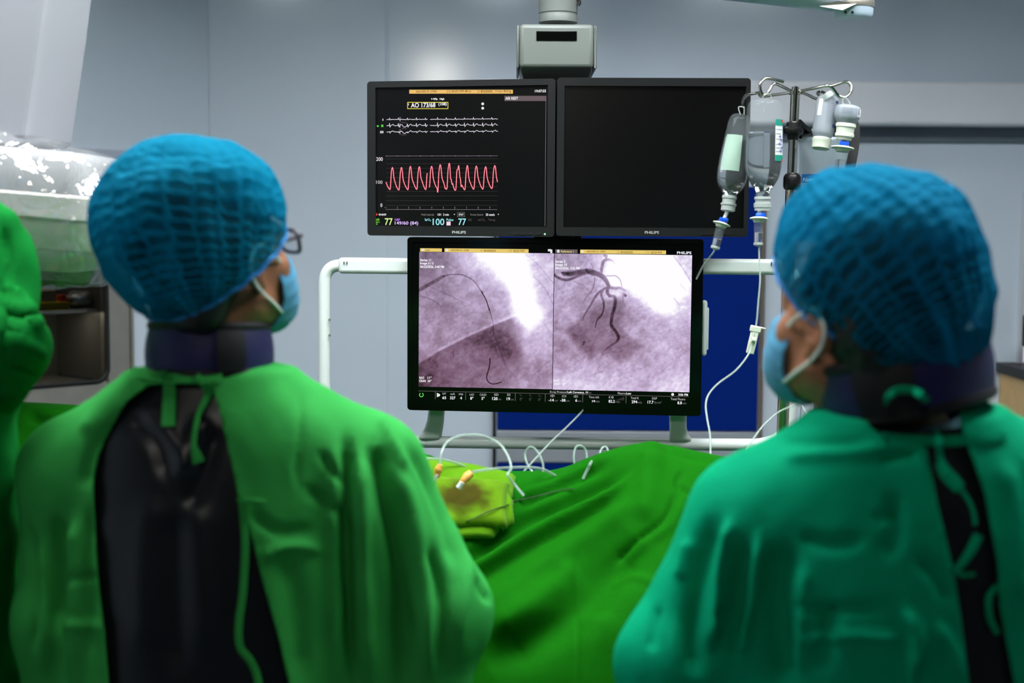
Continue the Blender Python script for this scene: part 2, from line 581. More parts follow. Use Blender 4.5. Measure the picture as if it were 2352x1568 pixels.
fr('frame', so, sl_, zo1, ztop, .012, .05, MT['steel']); fr('frame', so, sl_, zbot, zo0, .012, .05, MT['steel'])
fr('frame_edge', sa - .012, sa, zbot - .012, ztop - .001, .02, .03, MT['steel'])
fr('top_trim', sa - .012, sb, ztop, ztop + .034, .022, .03, mat('lavender_trim', (190, 194, 208), rough=.4))
MT['cabin'] = mat('cabinet_interior', (120, 118, 110), rough=.4, metal=.5)
fr('back', so - .02, sl_ + .02, zo0 - .02, zo1 + .02, -.36, .01, MT['cabin'], bevel=0)
for a, b, c, d in ((so - .02, so - .005, zo0, zo1), (sl_ + .005, sl_ + .02, zo0, zo1), (so, sl_, zo0 - .02, zo0 - .005), (so, sl_, zo1 + .005, zo1 + .02)):
    fr('liner', a, b, c, d, -.04, .32, MT['cabin'], bevel=0)
zs_c = P(170, 712, YW - .35)[2]
MT['strip'] = emis('cabinet_added_fill', (255, 244, 225), 9.)  # added glowing strips that brighten the inside of the cabinet
fr('added_fill_strip', so + .03, sl_ - .03, zo1 - .012, zo1 - .004, -.06, .03, MT['strip'], bevel=0)
fr('added_fill_strip', so + .03, sl_ - .03, zo0 + (zs_c - zo0) * .94, zo0 + (zs_c - zo0) * .94 + .008, -.10, .03, MT['strip'], bevel=0)
# rounded gasket
def rrect(w, h, r, n=8):
    pts = []
    for cx, cy, a0 in ((w / 2 - r, h / 2 - r, 0), (-w / 2 + r, h / 2 - r, 90), (-w / 2 + r, -h / 2 + r, 180), (w / 2 - r, -h / 2 + r, 270)):
        for i in range(n + 1):
            a = math.radians(a0 + 90 * i / n)
            pts.append((cx + r * math.cos(a), cy + r * math.sin(a)))
    return pts
gp = rrect(sl_ - so - .004, zo1 - zo0 - .004, .045)
gpts = [W45((so + sl_) / 2 + a, .012, (zo0 + zo1) / 2 + b) for a, b in gp]
gv, gf = tubegeo(np.array(gpts), .009, 8, closed=True)
mk('window_gasket', gv, gf, MT['gasket'], cab)
MT['pane'] = mat('cabinet_glass', (235, 240, 240), rough=.05, trans=1., ior=1.05)
fr('window_pane', so + .002, sl_ - .002, zo0 + .002, zo1 - .002, .006, .004, MT['pane'], bevel=0)
zs = P(170, 712, YW - .35)[2]
fr('shelf', so - .002, sl_ + .002, zs - .012, zs, -.05, .30, MT['steel'], bevel=.002)
def pack(label, s, w, h, d, col, z=zs, out=-.06):
    o = mk('medical_box', boxv(W45(s, out - d / 2, z + h / 2), (w, d, h), R45), BOXF, mat('carton_%d_%d_%d' % col, col, rough=.6), bevel=.002)
    o.data.set_sharp_from_angle(angle=math.radians(35))
    tag(o, label, 'box', 'boxes on the cabinet shelf')
sp = s45(165)
pack('flat yellow box on the cabinet shelf beside the shiny bag', sp + .035, .11, .028, .10, (225, 205, 40), out=-.055)
pack('small red box on the shelf, standing on the yellow box', sp + .0, .022, .022, .05, (200, 60, 45), z=zs + .029)
pack('cream carton on the shelf, stacked on the yellow box', sp + .065, .075, .04, .07, (205, 190, 150), z=zs + .029)
# shiny bag
vb = Vol(W45(s45(215), -.12, zs) - .12, W45(s45(215), -.12, zs) + .14, .006)
cb = W45(s45(212), -.11, zs + .032)
vb.ell(cb, (.05, .04, .03), R45, k=.01); vb.ell(cb + [.02, .01, .006], (.03, .03, .03), k=.01)
bv, bq = vb.mesh(); bv = bv + .006 * vnoise(bv, 40)[:, None] * vnormals(bv, bq); bv[:, 2] = np.maximum(bv[:, 2], zs + .0015)
tag(mk('plastic_bag', bv, bq, mat('silver_film', (150, 150, 150), rough=.25, metal=.5)), 'crumpled silvery bag on the cabinet shelf by the window edge', 'bag')

# right edge: window to the next room with a desk monitor behind it
MT['frame'] = mat('window_frame_white', (215, 218, 224), rough=.4)
wz0, wz1 = Z(1000, YW), Z(446, YW)
wxa = X(2341, YW)
win = empty('window_1', (wxa + .3, YW - .01, wz0)); st(win)
MT['glow'] = emis('lit_next_room', (215, 205, 235), .9)
box('window_frame', (wxa + .004, YW - .006, (wz0 + wz1) / 2), (.02, .03, wz1 - wz0), MT['frame'], win)
box('window_frame', (wxa + .4, YW - .006, wz1 + .01), (.81, .03, .02), MT['frame'], win)
box('window_frame', (wxa + .4, YW - .006, wz0 - .01), (.81, .03, .02), MT['frame'], win)
box('lit_pane', (wxa + .41, YW - .003, (wz0 + wz1) / 2), (.79, .008, wz1 - wz0), MT['glow'], win, bevel=0)
MT['wood'] = mat('pale_wood', (214, 172, 110), rough=.5, noise=.08, nscale=14)
dz0, dz1 = Z(1040, YW - .2), Z(835, YW - .2)
xd = X(2344, YW - .2)
cbn = empty('wooden_cabinet', (xd + .3, YW - .2, 0)); tag(cbn, 'pale wooden cabinet at the right edge below the bright window', 'cabinet')
box('body', (xd + .3, YW - .2, dz1 / 2 - .02), (.6, .38, dz1 - .04), MT['wood'], cbn)
box('worktop', (xd + .3, YW - .2, dz1 - .02), (.63, .40, .035), MT['gasket'], cbn)
mo = empty('desk_monitor', (xd + .3, YW - .25, dz1)); tag(mo, 'dark desk monitor on the wooden cabinet at the right edge', 'monitor')
box('foot', (xd + .3, YW - .22, dz1 + .008), (.2, .16, .012), MT['gasket'], mo)
box('neck', (xd + .3, YW - .2, dz1 + .05), (.05, .03, .09), MT['gasket'], mo)
box('casing', (xd + .28, YW - .24, dz1 + .13), (.56, .035, .11), MT['gasket'], mo)

# ceiling light panels and one added fill strip
for i, (x, y, a, b, k) in enumerate(PANELS):
    o = empty('ceiling_light', (x, y, CEIL))
    where = ['left of the monitor column', 'above the monitors', 'right of the monitor column', 'above the left person', 'above the right person', 'added as a fill strip near the back wall'][i]
    tag(o, 'recessed white ceiling light panel ' + where, 'light', 'ceiling light panels')
    box('diffuser', (x, y, CEIL - .012), (2 * a, 2 * b, .008), panelmat(k), o, bevel=0)
    for sx, sy, w, l in ((-1, 0, .03, 2 * b), (1, 0, .03, 2 * b), (0, -1, 2 * a, .03), (0, 1, 2 * a, .03)):
        box('frame', (x + sx * (a + .015), y + sy * (b + .015), CEIL - .065), (w, l, .13), MT['shade_frame'], o, bevel=.003)  # deep skirts added to keep grazing light off the upper wall

# surgical lamp head hanging behind the camera; its gleam shows on the glossy back wall
lc = np.array([-.60, -1.0, 2.72]); ld = np.array([0.05, 1., -.42]); ld /= np.linalg.norm(ld)
sl_o = empty('surgical_lamp', (lc[0], lc[1], CEIL)); tag(sl_o, 'round surgical lamp head hanging from the ceiling behind the camera', 'lamp')
lathe('lamp_dome', [(-.07, .03), (-.06, .09), (-.03, .15), (.0, .17), (.012, .17)], lc, ld, MT['white'], sl_o, seg=32)
mlamp = emis('surgical_lamp_light', (255, 250, 240), LAMP_LIGHT)
lathe('lamp_face', [(.0125, .155), (.016, .15)], lc, ld, mlamp, sl_o, seg=32)
tube('lamp_arm', [lc - ld * .06, lc - ld * .1 + [0, 0, .03], [lc[0], lc[1] - .12, 2.88], [lc[0], lc[1] - .12, CEIL]], .02, MT['white'], sl_o)
# ================================================================ MONITORS
MT['bezel'] = mat('black_bezel', (17, 18, 18), rough=.5, spec=.4, noise=.05)
MT['gloss'] = mat('black_glass_bezel', (5, 6, 5), rough=.12, spec=.22)
MT['glass'] = mat('dark_screen', (5, 4, 4), rough=.3, spec=.35)
MT['frame_white'] = mat('white_enamel', (232, 238, 234), rough=.3, coat=.3)
MT['logo'] = mat('silver_print', (190, 190, 185), rough=.4)

class Screen:
    """a monitor whose front is the plane through four pixel corners at two depths"""
    def __init__(s, name, tl, tr, br, bl, Yl, Yr, label, cat='monitor', group='monitors on the ceiling boom'):
        l = P((tl[0] + bl[0]) / 2, (tl[1] + bl[1]) / 2, Yl); r = P((tr[0] + br[0]) / 2, (tr[1] + br[1]) / 2, Yr)
        s.c = (l + r) / 2; d = r - l; d[2] = 0; s.w = np.linalg.norm(d); s.ux = d / s.w
        s.out = np.array([s.ux[1], -s.ux[0], 0])
        if s.out[1] > 0: s.out = -s.out
        Ym = (Yl + Yr) / 2
        s.h = P((tl[0] + tr[0]) / 2, (tl[1] + tr[1]) / 2, Ym)[2] - P((bl[0] + br[0]) / 2, (bl[1] + br[1]) / 2, Ym)[2]
        s.R = np.stack([s.ux, -s.out, [0, 0, 1]], 1)
        s.e = empty(name, s.c - np.array([0, 0, s.h / 2])); tag(s.e, label, cat, group)
        s.texts = []
    def at(s, x, z, out=0.):
        return s.c + s.ux * x + s.out * out + np.array([0, 0, z])
    def loc(s, px, py, out=0.):
        """plane coordinates that the photograph shows at (px, py)"""
        r = ray(px, py); o = s.c + s.out * out
        p = CAM + r * ((o - CAM) @ s.out / (r @ s.out))
        return (p - o) @ s.ux, p[2] - o[2]
    def bx(s, name, x0, x1, z0, z1, o0, o1, m, parent=None, bevel=.003):
        return box(name, s.at((x0 + x1) / 2, (z0 + z1) / 2, (o0 + o1) / 2), (abs(x1 - x0), abs(o1 - o0), abs(z1 - z0)), m, parent or s.e, R=s.R, bevel=bevel)
    def pxbox(s, name, a, b, o0, o1, m, parent=None, bevel=0.):
        x0, z0 = s.loc(*a, o1); x1, z1 = s.loc(*b, o1)
        return s.bx(name, x0, x1, z0, z1, o0, o1, m, parent, bevel)
    def flat(s, polys, out):
        """list of pixel polygons -> geometry on the plane"""
        V = []; Fc = []
        for pg in polys:
            n = len(V); V += [s.at(*s.loc(a, b, out), out) for a, b in pg]; Fc.append(tuple(range(n, n + len(pg))))
        return np.array(V), Fc
    def sheet(s, name, polys, out, m, parent=None):
        v, f = s.flat(polys, out)
        o = mk(name, v, f, m, parent or s.e, smooth=False)
        if len(polys) > 1: o['kind'] = 'stuff'
        return o
    def line(s, pts, wpx):
        pts = np.array(pts, float); d = np.gradient(pts, axis=0); d /= np.linalg.norm(d, axis=1)[:, None] + 1e-9
        n = np.stack([-d[:, 1], d[:, 0]], 1) * wpx / 2
        return [[tuple(pts[i] + n[i]), tuple(pts[i + 1] + n[i + 1]), tuple(pts[i + 1] - n[i + 1]), tuple(pts[i] - n[i])] for i in range(len(pts) - 1)]
    def rect(s, x0, y0, x1, y1):
        return [(x0, y0), (x1, y0), (x1, y1), (x0, y1)]
    def disc(s, x, y, r, n=20, r0=0., a0=0., a1=360.):
        an = np.radians(np.linspace(a0, a1, n + 1))
        if r0 == 0:
            return [[(x + r * math.cos(t), y + r * math.sin(t)) for t in an[:-1]]]
        return [[(x + r * math.cos(t), y + r * math.sin(t)), (x + r * math.cos(u), y + r * math.sin(u)), (x + r0 * math.cos(u), y + r0 * math.sin(u)), (x + r0 * math.cos(t), y + r0 * math.sin(t))] for t, u in zip(an[:-1], an[1:])]
    def text(s, body, x0, y0, x1, y1, col, bold=.012):
        s.texts.append((body, x0, y0, x1, y1, col, bold))
    def flush(s, out, parent, name='screen_text', mats=None):
        objs = []
        for body, *_r in s.texts:
            cu = bpy.data.curves.new('t', 'FONT'); cu.body = body; cu.offset = _r[5]; cu.resolution_u = 3
            o = bpy.data.objects.new('t', cu); COL.objects.link(o); objs.append(o)
        dg = bpy.context.evaluated_depsgraph_get(); dg.update()
        groups = {}
        for o, (body, x0, y0, x1, y1, col, bold) in zip(objs, s.texts):
            me = bpy.data.meshes.new_from_object(o.evaluated_get(dg))
            v = np.array([p.co for p in me.vertices]); f = [tuple(p.vertices) for p in me.polygons]
            lo, hi = v.min(0), v.max(0)
            a, b = s.loc(x0, y1, out); c, _ = s.loc(x1, y1, out); _, d = s.loc(x0, y0, out)
            # baseline follows the monitor's own horizontal
            u = (v[:, 0] - lo[0]) / (hi[0] - lo[0]) * (c - a) + a
            w = (v[:, 1] - lo[1]) / max(hi[1] - lo[1], 1e-6) * (d - b) + b
            pts = s.c + s.out * out + u[:, None] * s.ux + w[:, None] * np.array([0, 0, 1.])
            groups.setdefault(col, []).append((pts, f))
            bpy.data.meshes.remove(me)
        for o in objs:
            cu = o.data; bpy.data.objects.remove(o); bpy.data.curves.remove(cu)
        for col, parts in groups.items():
            v, f = join(parts)
            mk(name, v, f, (mats or {}).get(col) or E(*col), parent, smooth=False)['kind'] = 'stuff'
        s.texts = []

def casing(s, inner, depth, bz, gloss=False, rec=.006):
    """bezel ring, screen face and rear shell"""
    (ix0, iz1), (ix1, iz0) = s.loc(*inner[0]), s.loc(*inner[1])
    w, h = s.w / 2, s.h / 2
    o = rrect(2 * w, 2 * h, .008, 4); n = len(o)
    i0 = [(np.clip(a, ix0, ix1), np.clip(b, iz0, iz1)) for a, b in [(x * 1.2, z * 1.2) for x, z in o]]
    V = [s.at(a, b, 0) for a, b in o] + [s.at(a, b, 0) for a, b in i0] + [s.at(a, b, -rec) for a, b in i0] + [s.at(a, b, -depth) for a, b in o]
    Fc = []
    for k in range(n):
        l = (k + 1) % n
        Fc += [(k, l, n + l, n + k), (n + k, n + l, 2 * n + l, 2 * n + k), (l, k, 3 * n + k, 3 * n + l)]
    Fc.append(tuple(3 * n + k for k in range(n)))
    mk('bezel', V, Fc, bz, s.e, sharp=30)
    sc = s.bx('screen', ix0 - .001, ix1 + .001, iz0 - .001, iz1 + .001, -rec - .004, -rec, MT['glass'] if not gloss else MT['gloss'], bevel=0)
    s.bx('rear_shell', -w * .8, w * .8, -h * .8, h * .8, -depth - .035, -depth - .0005, bz, bevel=.012)
    return sc

# ---- vital-signs monitor (upper left)
vs = Screen('monitor', (845, 187), (1277, 182), (1272, 545), (842, 541), 3.375, 3.28, 'black monitor showing red pulse waves and white heart traces')
scr = casing(vs, ((862, 201), (1256, 521)), .05, MT['bezel'])
D = -.005
T = vs.text
WH = (250, 250, 255)
banner = [vs.rect(940, 206, 1178, 215)]
vs.sheet('patient_banner', banner, D, E(238, 192, 112), scr)
T('NGUYEN SY, UYEN', 956, 208, 1002.7, 213.6, (92, 62, 28)); T('DOB', 1026, 207.4, 1036, 213, (150, 115, 65), .002)
T('06/22/1939 (86 y)', 1037.5, 207.2, 1081.6, 213.5, (92, 62, 28)); T('ID', 1097, 207, 1102, 212.6, (150, 115, 65), .002)
T('BN220620...', 1104.5, 207, 1134, 212.6, (92, 62, 28)); T('Weight', 1136, 206.6, 1155, 213.3, (150, 115, 65), .002); T('45.0 kg', 1156.4, 206.6, 1174, 213.3, (92, 62, 28))
T('19:07:55', 1228.6, 206, 1254, 212.3, WH, .02); T('AIR REST', 1160.7, 222.7, 1190, 229.2, WH, .02)
T('PIs', 997.5, 225, 1005, 229.8, WH, .03); T('High', 1010, 225, 1020.5, 230.5, WH, .03)
T('1', 937.7, 237.6, 938.9, 241.8, WH); T('AO 173/68', 943.8, 236.2, 1000, 247.2, WH, .022); T('(108)', 1007, 236, 1026, 244, WH, .02)
T('I', 878.6, 272.4, 880.2, 277.2, WH, .02); T('II', 875.7, 286.2, 880.2, 291.6, (110, 255, 90), .03); T('III', 873.2, 300.6, 880.4, 306, WH, .02)
for y in (280, 294, 308.2):
    T('1.00 mV', 921.4, y, 934, y + 2.8, (110, 105, 105), .0)
T('200', 864, 361, 879.4, 369.6, (225, 220, 222)); T('100', 864, 414.4, 878.6, 422.2, (190, 186, 186)); T('0', 873.7, 467, 878.2, 475.2, (230, 228, 230))
for i, x in enumerate((912.5, 938.4, 964.8, 991.6, 1018.2, 1044.6, 1071.4, 1098.2, 1125)):
    T(str(i + 1), x - (.9 if i else .35), 474.8, x + (.9 if i else .35), 478, (165, 160, 160))
T('0 s', 883.6, 474.8, 888.6, 478, (130, 126, 126), 0)
T('00:40:09', 870, 490.4, 887, 494.8, WH, .02); T('Vitals Interval:', 967, 490, 997, 495, (140, 134, 134), 0); T('1:51', 1005, 490.2, 1012.9, 495, WH, .02)
T('2 min', 1017.9, 490.2, 1030.9, 495, WH, .02); T('STAT', 1053.6, 490.4, 1064.8, 495, WH, .02); T('Sweep Speed:', 1080, 490.4, 1110, 496, (140, 134, 134), 0); T('25 mm/s', 1115.7, 490.2, 1136, 495.4, WH, .02)
GR, LG, PU, CY, DG = (130, 225, 70), (222, 250, 150), (225, 195, 255), (160, 235, 240), (88, 82, 84)
T('HR', 863.8, 501.6, 872, 507, GR); T('Mon', 863.8, 508.2, 872, 511.4, GR); T('II', 863.8, 512.8, 867, 516, GR)
T('77', 884, 501, 901.8, 516.8, LG, .014); T('NBP', 906.8, 501.6, 918.8, 507, (190, 120, 245)); T('149/60 (84)', 906.8, 508, 960.7, 517.9, PU, .016)
T('SpO\u2082', 975.5, 501.6, 989.8, 508.2, CY); T('100', 993.8, 501.6, 1020.5, 517, CY, .014); T('Pulse', 1025.5, 501.6, 1041.4, 507.4, CY); T('77', 1052.7, 501.6, 1070.5, 517, CY, .014)
T('RR', 1076, 502, 1083.4, 507.4, DG, .004); T('etCO\u2082', 1098, 502, 1114, 508, DG, .004); T('Temp', 1121, 502, 1137.5, 508.6, DG, .004)
vs.flush(D + .0006, scr)
T('PHILIPS', 1038.4, 530, 1070, 536.2, (190, 190, 185), .02)
vs.flush(.0006, vs.e, 'logo', {(190, 190, 185): MT['logo']})
vs.sheet('status_box', [vs.rect(1158.6, 220, 1255, 232)], D, E(108, 94, 98), scr)
yb = []
for a, b, c, d in ((935.4, 234.2, 1029.6, 235.6), (935.4, 248.8, 1029.6, 250.2), (935.4, 234.2, 936.8, 250.2), (1028.2, 234.2, 1029.6, 250.2)):
    yb.append(vs.rect(a, b, c, d))
vs.sheet('pressure_box', yb, D, E(245, 228, 95), scr)
vs.sheet('stat_outline', [vs.rect(1050, 487.2, 1067.7, 488), vs.rect(1050, 497.2, 1067.7, 498), vs.rect(1050, 487.2, 1050.9, 498), vs.rect(1066.8, 487.2, 1067.7, 498)], D, E(120, 112, 112), scr)
ic = vs.disc(1108.7, 238.4, 3.2) + vs.disc(1108.7, 248.4, 3.2) + [[(1042, 491.3), (1045.4, 491.3), (1043.7, 493.8)], [(1143, 491.3), (1146.2, 491.3), (1144.6, 493.8)]] + vs.disc(991.6, 227.2, 1.4) + vs.disc(995.6, 227.2, 1.4)
vs.sheet('icon', ic, D + .0006, E(240, 240, 240), scr)
vs.sheet('record_dot', vs.disc(864.8, 492.3, 2.6), D, E(235, 60, 45), scr)
vs.sheet('pulse_square', [vs.rect(1025.5, 508.8, 1035, 517.6)], D, E(250, 215, 228), scr)
vs.sheet('heart_icon', [[(865.2, 288.6), (866.4, 287.4), (867.7, 288.4), (869, 287.4), (870.2, 288.6), (869.6, 290.2), (867.7, 292.2), (865.8, 290.2)]], D, E(90, 240, 80), scr)
gl = []
for y in (365, 375.9, 386.4, 397, 407.7, 418.2, 429.3, 439.8, 450.2, 460.9, 471.8):
    gl += vs.line([(887, y), (1142.5, y - .4)], .55)
vs.sheet('grid_lines', gl, D, E(74, 68, 68), scr)
al = vs.line([(886.6, 358.3), (1143, 357.6)], .75) + vs.line([(886, 480.9), (1142, 481.2)], .75) + vs.line([(1254, 232), (1251.6, 519)], .7)
for x in (887.1, 913.4, 939.6, 966, 992.5, 1019.3, 1045.9, 1072.5, 1099.5, 1126.2):
    al += vs.line([(x, 356.4), (x, 359.6)], .7)
for x in (912.5, 938.4, 964.8, 991.6, 1018.2, 1044.6, 1071.4, 1098.2, 1125):
    al += vs.line([(x, 479), (x, 481)], .7)
vs.sheet('axis_lines', al, D, E(150, 138, 150), scr)
wav = [[(205, 435), (225, 490), (245, 522), (256, 532), (262, 500), (268, 400), (276, 290), (288, 248), (298, 290), (305, 370), (322, 440), (345, 505), (370, 540), (378, 490), (388, 330), (402, 248), (414, 290), (425, 400), (445, 465), (470, 515), (488, 535), (495, 470), (505, 300), (519, 232), (530, 290), (540, 390), (560, 450), (580, 500), (600, 532), (608, 480), (618, 310), (634, 237), (645, 290), (652, 370), (670, 430), (695, 500), (716, 535), (724, 470), (730, 370), (735, 322)],
       [(764, 505), (770, 430), (778, 290), (792, 232), (803, 280), (812, 380), (830, 450), (850, 500), (862, 515), (870, 572), (878, 470), (885, 310), (902, 210), (915, 270), (925, 380), (945, 440), (960, 490), (965, 522), (972, 515), (980, 530), (990, 510), (996, 420), (1003, 280), (1018, 193), (1027, 240), (1035, 390), (1043, 400), (1055, 468), (1063, 455), (1075, 505), (1090, 540), (1103, 530), (1110, 420), (1118, 285), (1130, 275), (1139, 222), (1148, 290), (1155, 375), (1163, 400), (1172, 498), (1180, 475), (1195, 505), (1217, 538), (1225, 480), (1235, 320), (1251, 220), (1262, 290), (1272, 390), (1295, 460), (1320, 515), (1334, 528), (1342, 470), (1352, 300), (1367, 228), (1380, 290), (1388, 370), (1410, 450), (1435, 510), (1452, 528), (1460, 470), (1470, 310), (1487, 237), (1498, 290), (1507, 380), (1530, 460), (1555, 510), (1568, 518), (1577, 470), (1587, 300), (1604, 222), (1617, 280), (1625, 370), (1640, 437)]]
wl = []; wl2 = []
for seg in wav:
    p = smoothline([(850 + a / 5.6, 340 + b / 5.6) for a, b in seg], 3)
    wl += vs.line(p, 1.1); wl2 += vs.line(p, 2.6)
vs.sheet('pressure_wave', wl, D + .0009, E(255, 190, 205), scr)
vs.sheet('pressure_wave_edge', wl2, D + .0004, E(225, 55, 75), scr)
SPK = (894.6, 915.2, 935.7, 956.3, 977.1, 1004.8, 1025, 1045.9, 1066.6, 1087.5, 1108.6, 1129.8)
el = []
r2 = np.random.RandomState(3)
for base, up, dn, wave in ((274.6, 4.4, 1, .5), (288.6, 6.2, 4, 3.2), (303, 1.6, 3, 2.6)):
    for a, b in ((888, 982.5), (988, 1144)):
        xs = np.arange(a, b, .6); y = base + .4 * r2.randn(len(xs)) - (xs - 888) * .006
        for s_ in SPK:
            y -= up * np.exp(-((xs - s_) / .55) ** 2) - dn * np.exp(-((xs - s_ - 1.3) / .6) ** 2) + wave * np.exp(-((xs - s_ - 7.5) / 2.4) ** 2)
        if base > 280:
            y += 3.4 * np.exp(-((xs - 929) / 5) ** 2)
        el += vs.line(np.stack([xs, y], 1), 1.1)
vs.sheet('heart_traces', el, D + .0005, E(235, 230, 240), scr)
cbr = []
for y0, y1 in ((268.6, 279), (283.4, 293.2), (297, 308.4)):
    cbr.append(vs.rect(917.8, y0, 919.8, y1))
vs.sheet('calibration_bars', cbr, D, E(140, 130, 150), scr)
led = vs.disc(1251.4, 537.4, 2.3); vs.sheet('status_light', led, .0008, E(190, 255, 205))
for k in range(4):
    vs.pxbox('button', (1176 + k * 18, 534), (1190 + k * 18, 539), 0, .0015, MT['gasket'])

# ---- blank monitor (upper right)
bm_ = Screen('monitor', (1280, 181), (1723, 178), (1720, 542), (1277, 545), 3.262, 3.25, 'black monitor with a dark empty screen behind the hanging bottles')
casing(bm_, ((1297, 197), (1708, 524)), .05, MT['bezel'])
bm_.text('PHILIPS', 1481, 530.4, 1513.5, 536.8, (190, 190, 185), .02)
bm_.flush(.0006, bm_.e, 'logo', {(190, 190, 185): MT['logo']})
for k in range(4):
    bm_.pxbox('button', (1610 + k * 18, 534), (1624 + k * 18, 539), 0, .0015, MT['gasket'])

# ---- wide x-ray monitor (below)
xm = Screen('wide_monitor', (937, 545), (1617, 550), (1609, 957), (934, 942), 3.33, 3.25, 'wide glossy monitor showing two grey-violet X-ray pictures side by side')
scr2 = casing(xm, ((948, 556), (1600, 944)), .055, MT['gloss'], gloss=True, rec=.0015)
D2 = -.0008
def xnoise(u, v, sc, seed):
    p = np.stack([u * sc, v * sc, np.full_like(u, seed * 3.7)], -1).reshape(-1, 3)
    return vnoise(p, 1.0, seed).reshape(u.shape)
def xray(name, corners, paint, n=300):
    u, v = np.meshgrid(np.linspace(0, 1, n), np.linspace(0, 1, n))
    (tlx, tlz), (trx, trz), (brx, brz), (blx, blz) = [xm.loc(a, b, D2) for a, b in corners]
    xx = (1 - v) * ((1 - u) * tlx + u * trx) + v * ((1 - u) * blx + u * brx)
    zz = (1 - v) * ((1 - u) * tlz + u * trz) + v * ((1 - u) * blz + u * brz)
    pts = xm.c + xm.out * D2 + xx[..., None] * xm.ux + zz[..., None] * np.array([0, 0, 1.])
    g = paint(u, v)                                     # 0..1 exposure of the film
    i = np.arange((n - 1) * n).reshape(n - 1, n)[:, :-1].ravel()
    q = np.stack([i, i + n, i + n + 1, i + 1], 1)
    o = mk(name, pts.reshape(-1, 3), q, None, scr2, smooth=False)
    g = g.ravel()
    ks = [0, .25, .5, .72, .88, 1.0]
    cols = np.array([(40, 34, 40), (112, 90, 112), (152, 132, 158), (196, 178, 212), (226, 214, 240), (255, 253, 255)]) / 255.
    rgb = np.stack([np.interp(g, ks, cols[:, k]) for k in range(3)], 1)
    warm = np.clip((v.ravel() - .25) * .10, -.05, .05)
    rgb[:, 0] += warm * .6 * (1 - g); rgb[:, 1] -= warm * .25 * (1 - g); rgb[:, 2] -= warm * .2 * (1 - g)
    rgb = np.clip(rgb, 0, 1)
    l = np.where(rgb <= .04045, rgb / 12.92, ((rgb + .055) / 1.055) ** 2.4)
    at = o.data.color_attributes.new('film', 'FLOAT_COLOR', 'POINT')
    at.data.foreach_set('color', np.concatenate([l, np.ones((len(l), 1))], 1).astype(np.float32).ravel())
    m, t, b, out = nt('xray_film_picture')
    b.inputs['Base Color'].default_value = (0, 0, 0, 1); b.inputs['Specular IOR Level'].default_value = 0
    a = node(t, 'ShaderNodeAttribute', attribute_name='film')
    t.links.new(a.outputs['Color'], b.inputs['Emission Color']); b.inputs['Emission Strength'].default_value = 1.0
    o.data.materials.append(m)
    return o
def fbm(u, v, seed, sc0=4, octs=5):
    s = 0; a = .5
    for k in range(octs):
        s = s + a * xnoise(u, v, sc0 * 2 ** k, seed + k); a *= .55
    return s
def stroke(u, v, pts, w, dark, soft=.3, n=6):
    """darkening along a vessel; w in film units (start, end)"""
    l = smoothline(np.array(pts, float), n)
    pp = np.stack([u.ravel(), v.ravel()], 1)
    d, al = linedist(pp, l)
    ww = np.interp(al, np.linspace(0, 1, len(w)), w); dk = np.interp(al, np.linspace(0, 1, len(dark)), dark)
    return (dk * np.clip((ww * (1 + soft) - d) / (ww * 2 * soft + 1e-6), 0, 1)).reshape(u.shape)
def cl(pts, x0, y0, sx, sy):
    return [((a - x0) / sx, (b - y0) / sy) for a, b in pts]
def sm(x):
    x = np.clip(x, 0, 1); return x * x * (3 - 2 * x)
def inpoly(u, v, pg, soft):
    d = polydist(np.stack([u.ravel(), v.ravel()], 1), pg).reshape(u.shape)
    return sm(.5 - d / (2 * soft))
def grain(u, v, seed):
    return .05 * xnoise(u, v, 150, seed) + .07 * xnoise(u + .5 * v, v - .2 * u, 48, seed + 1) + .07 * xnoise(u, v, 20, seed + 2)
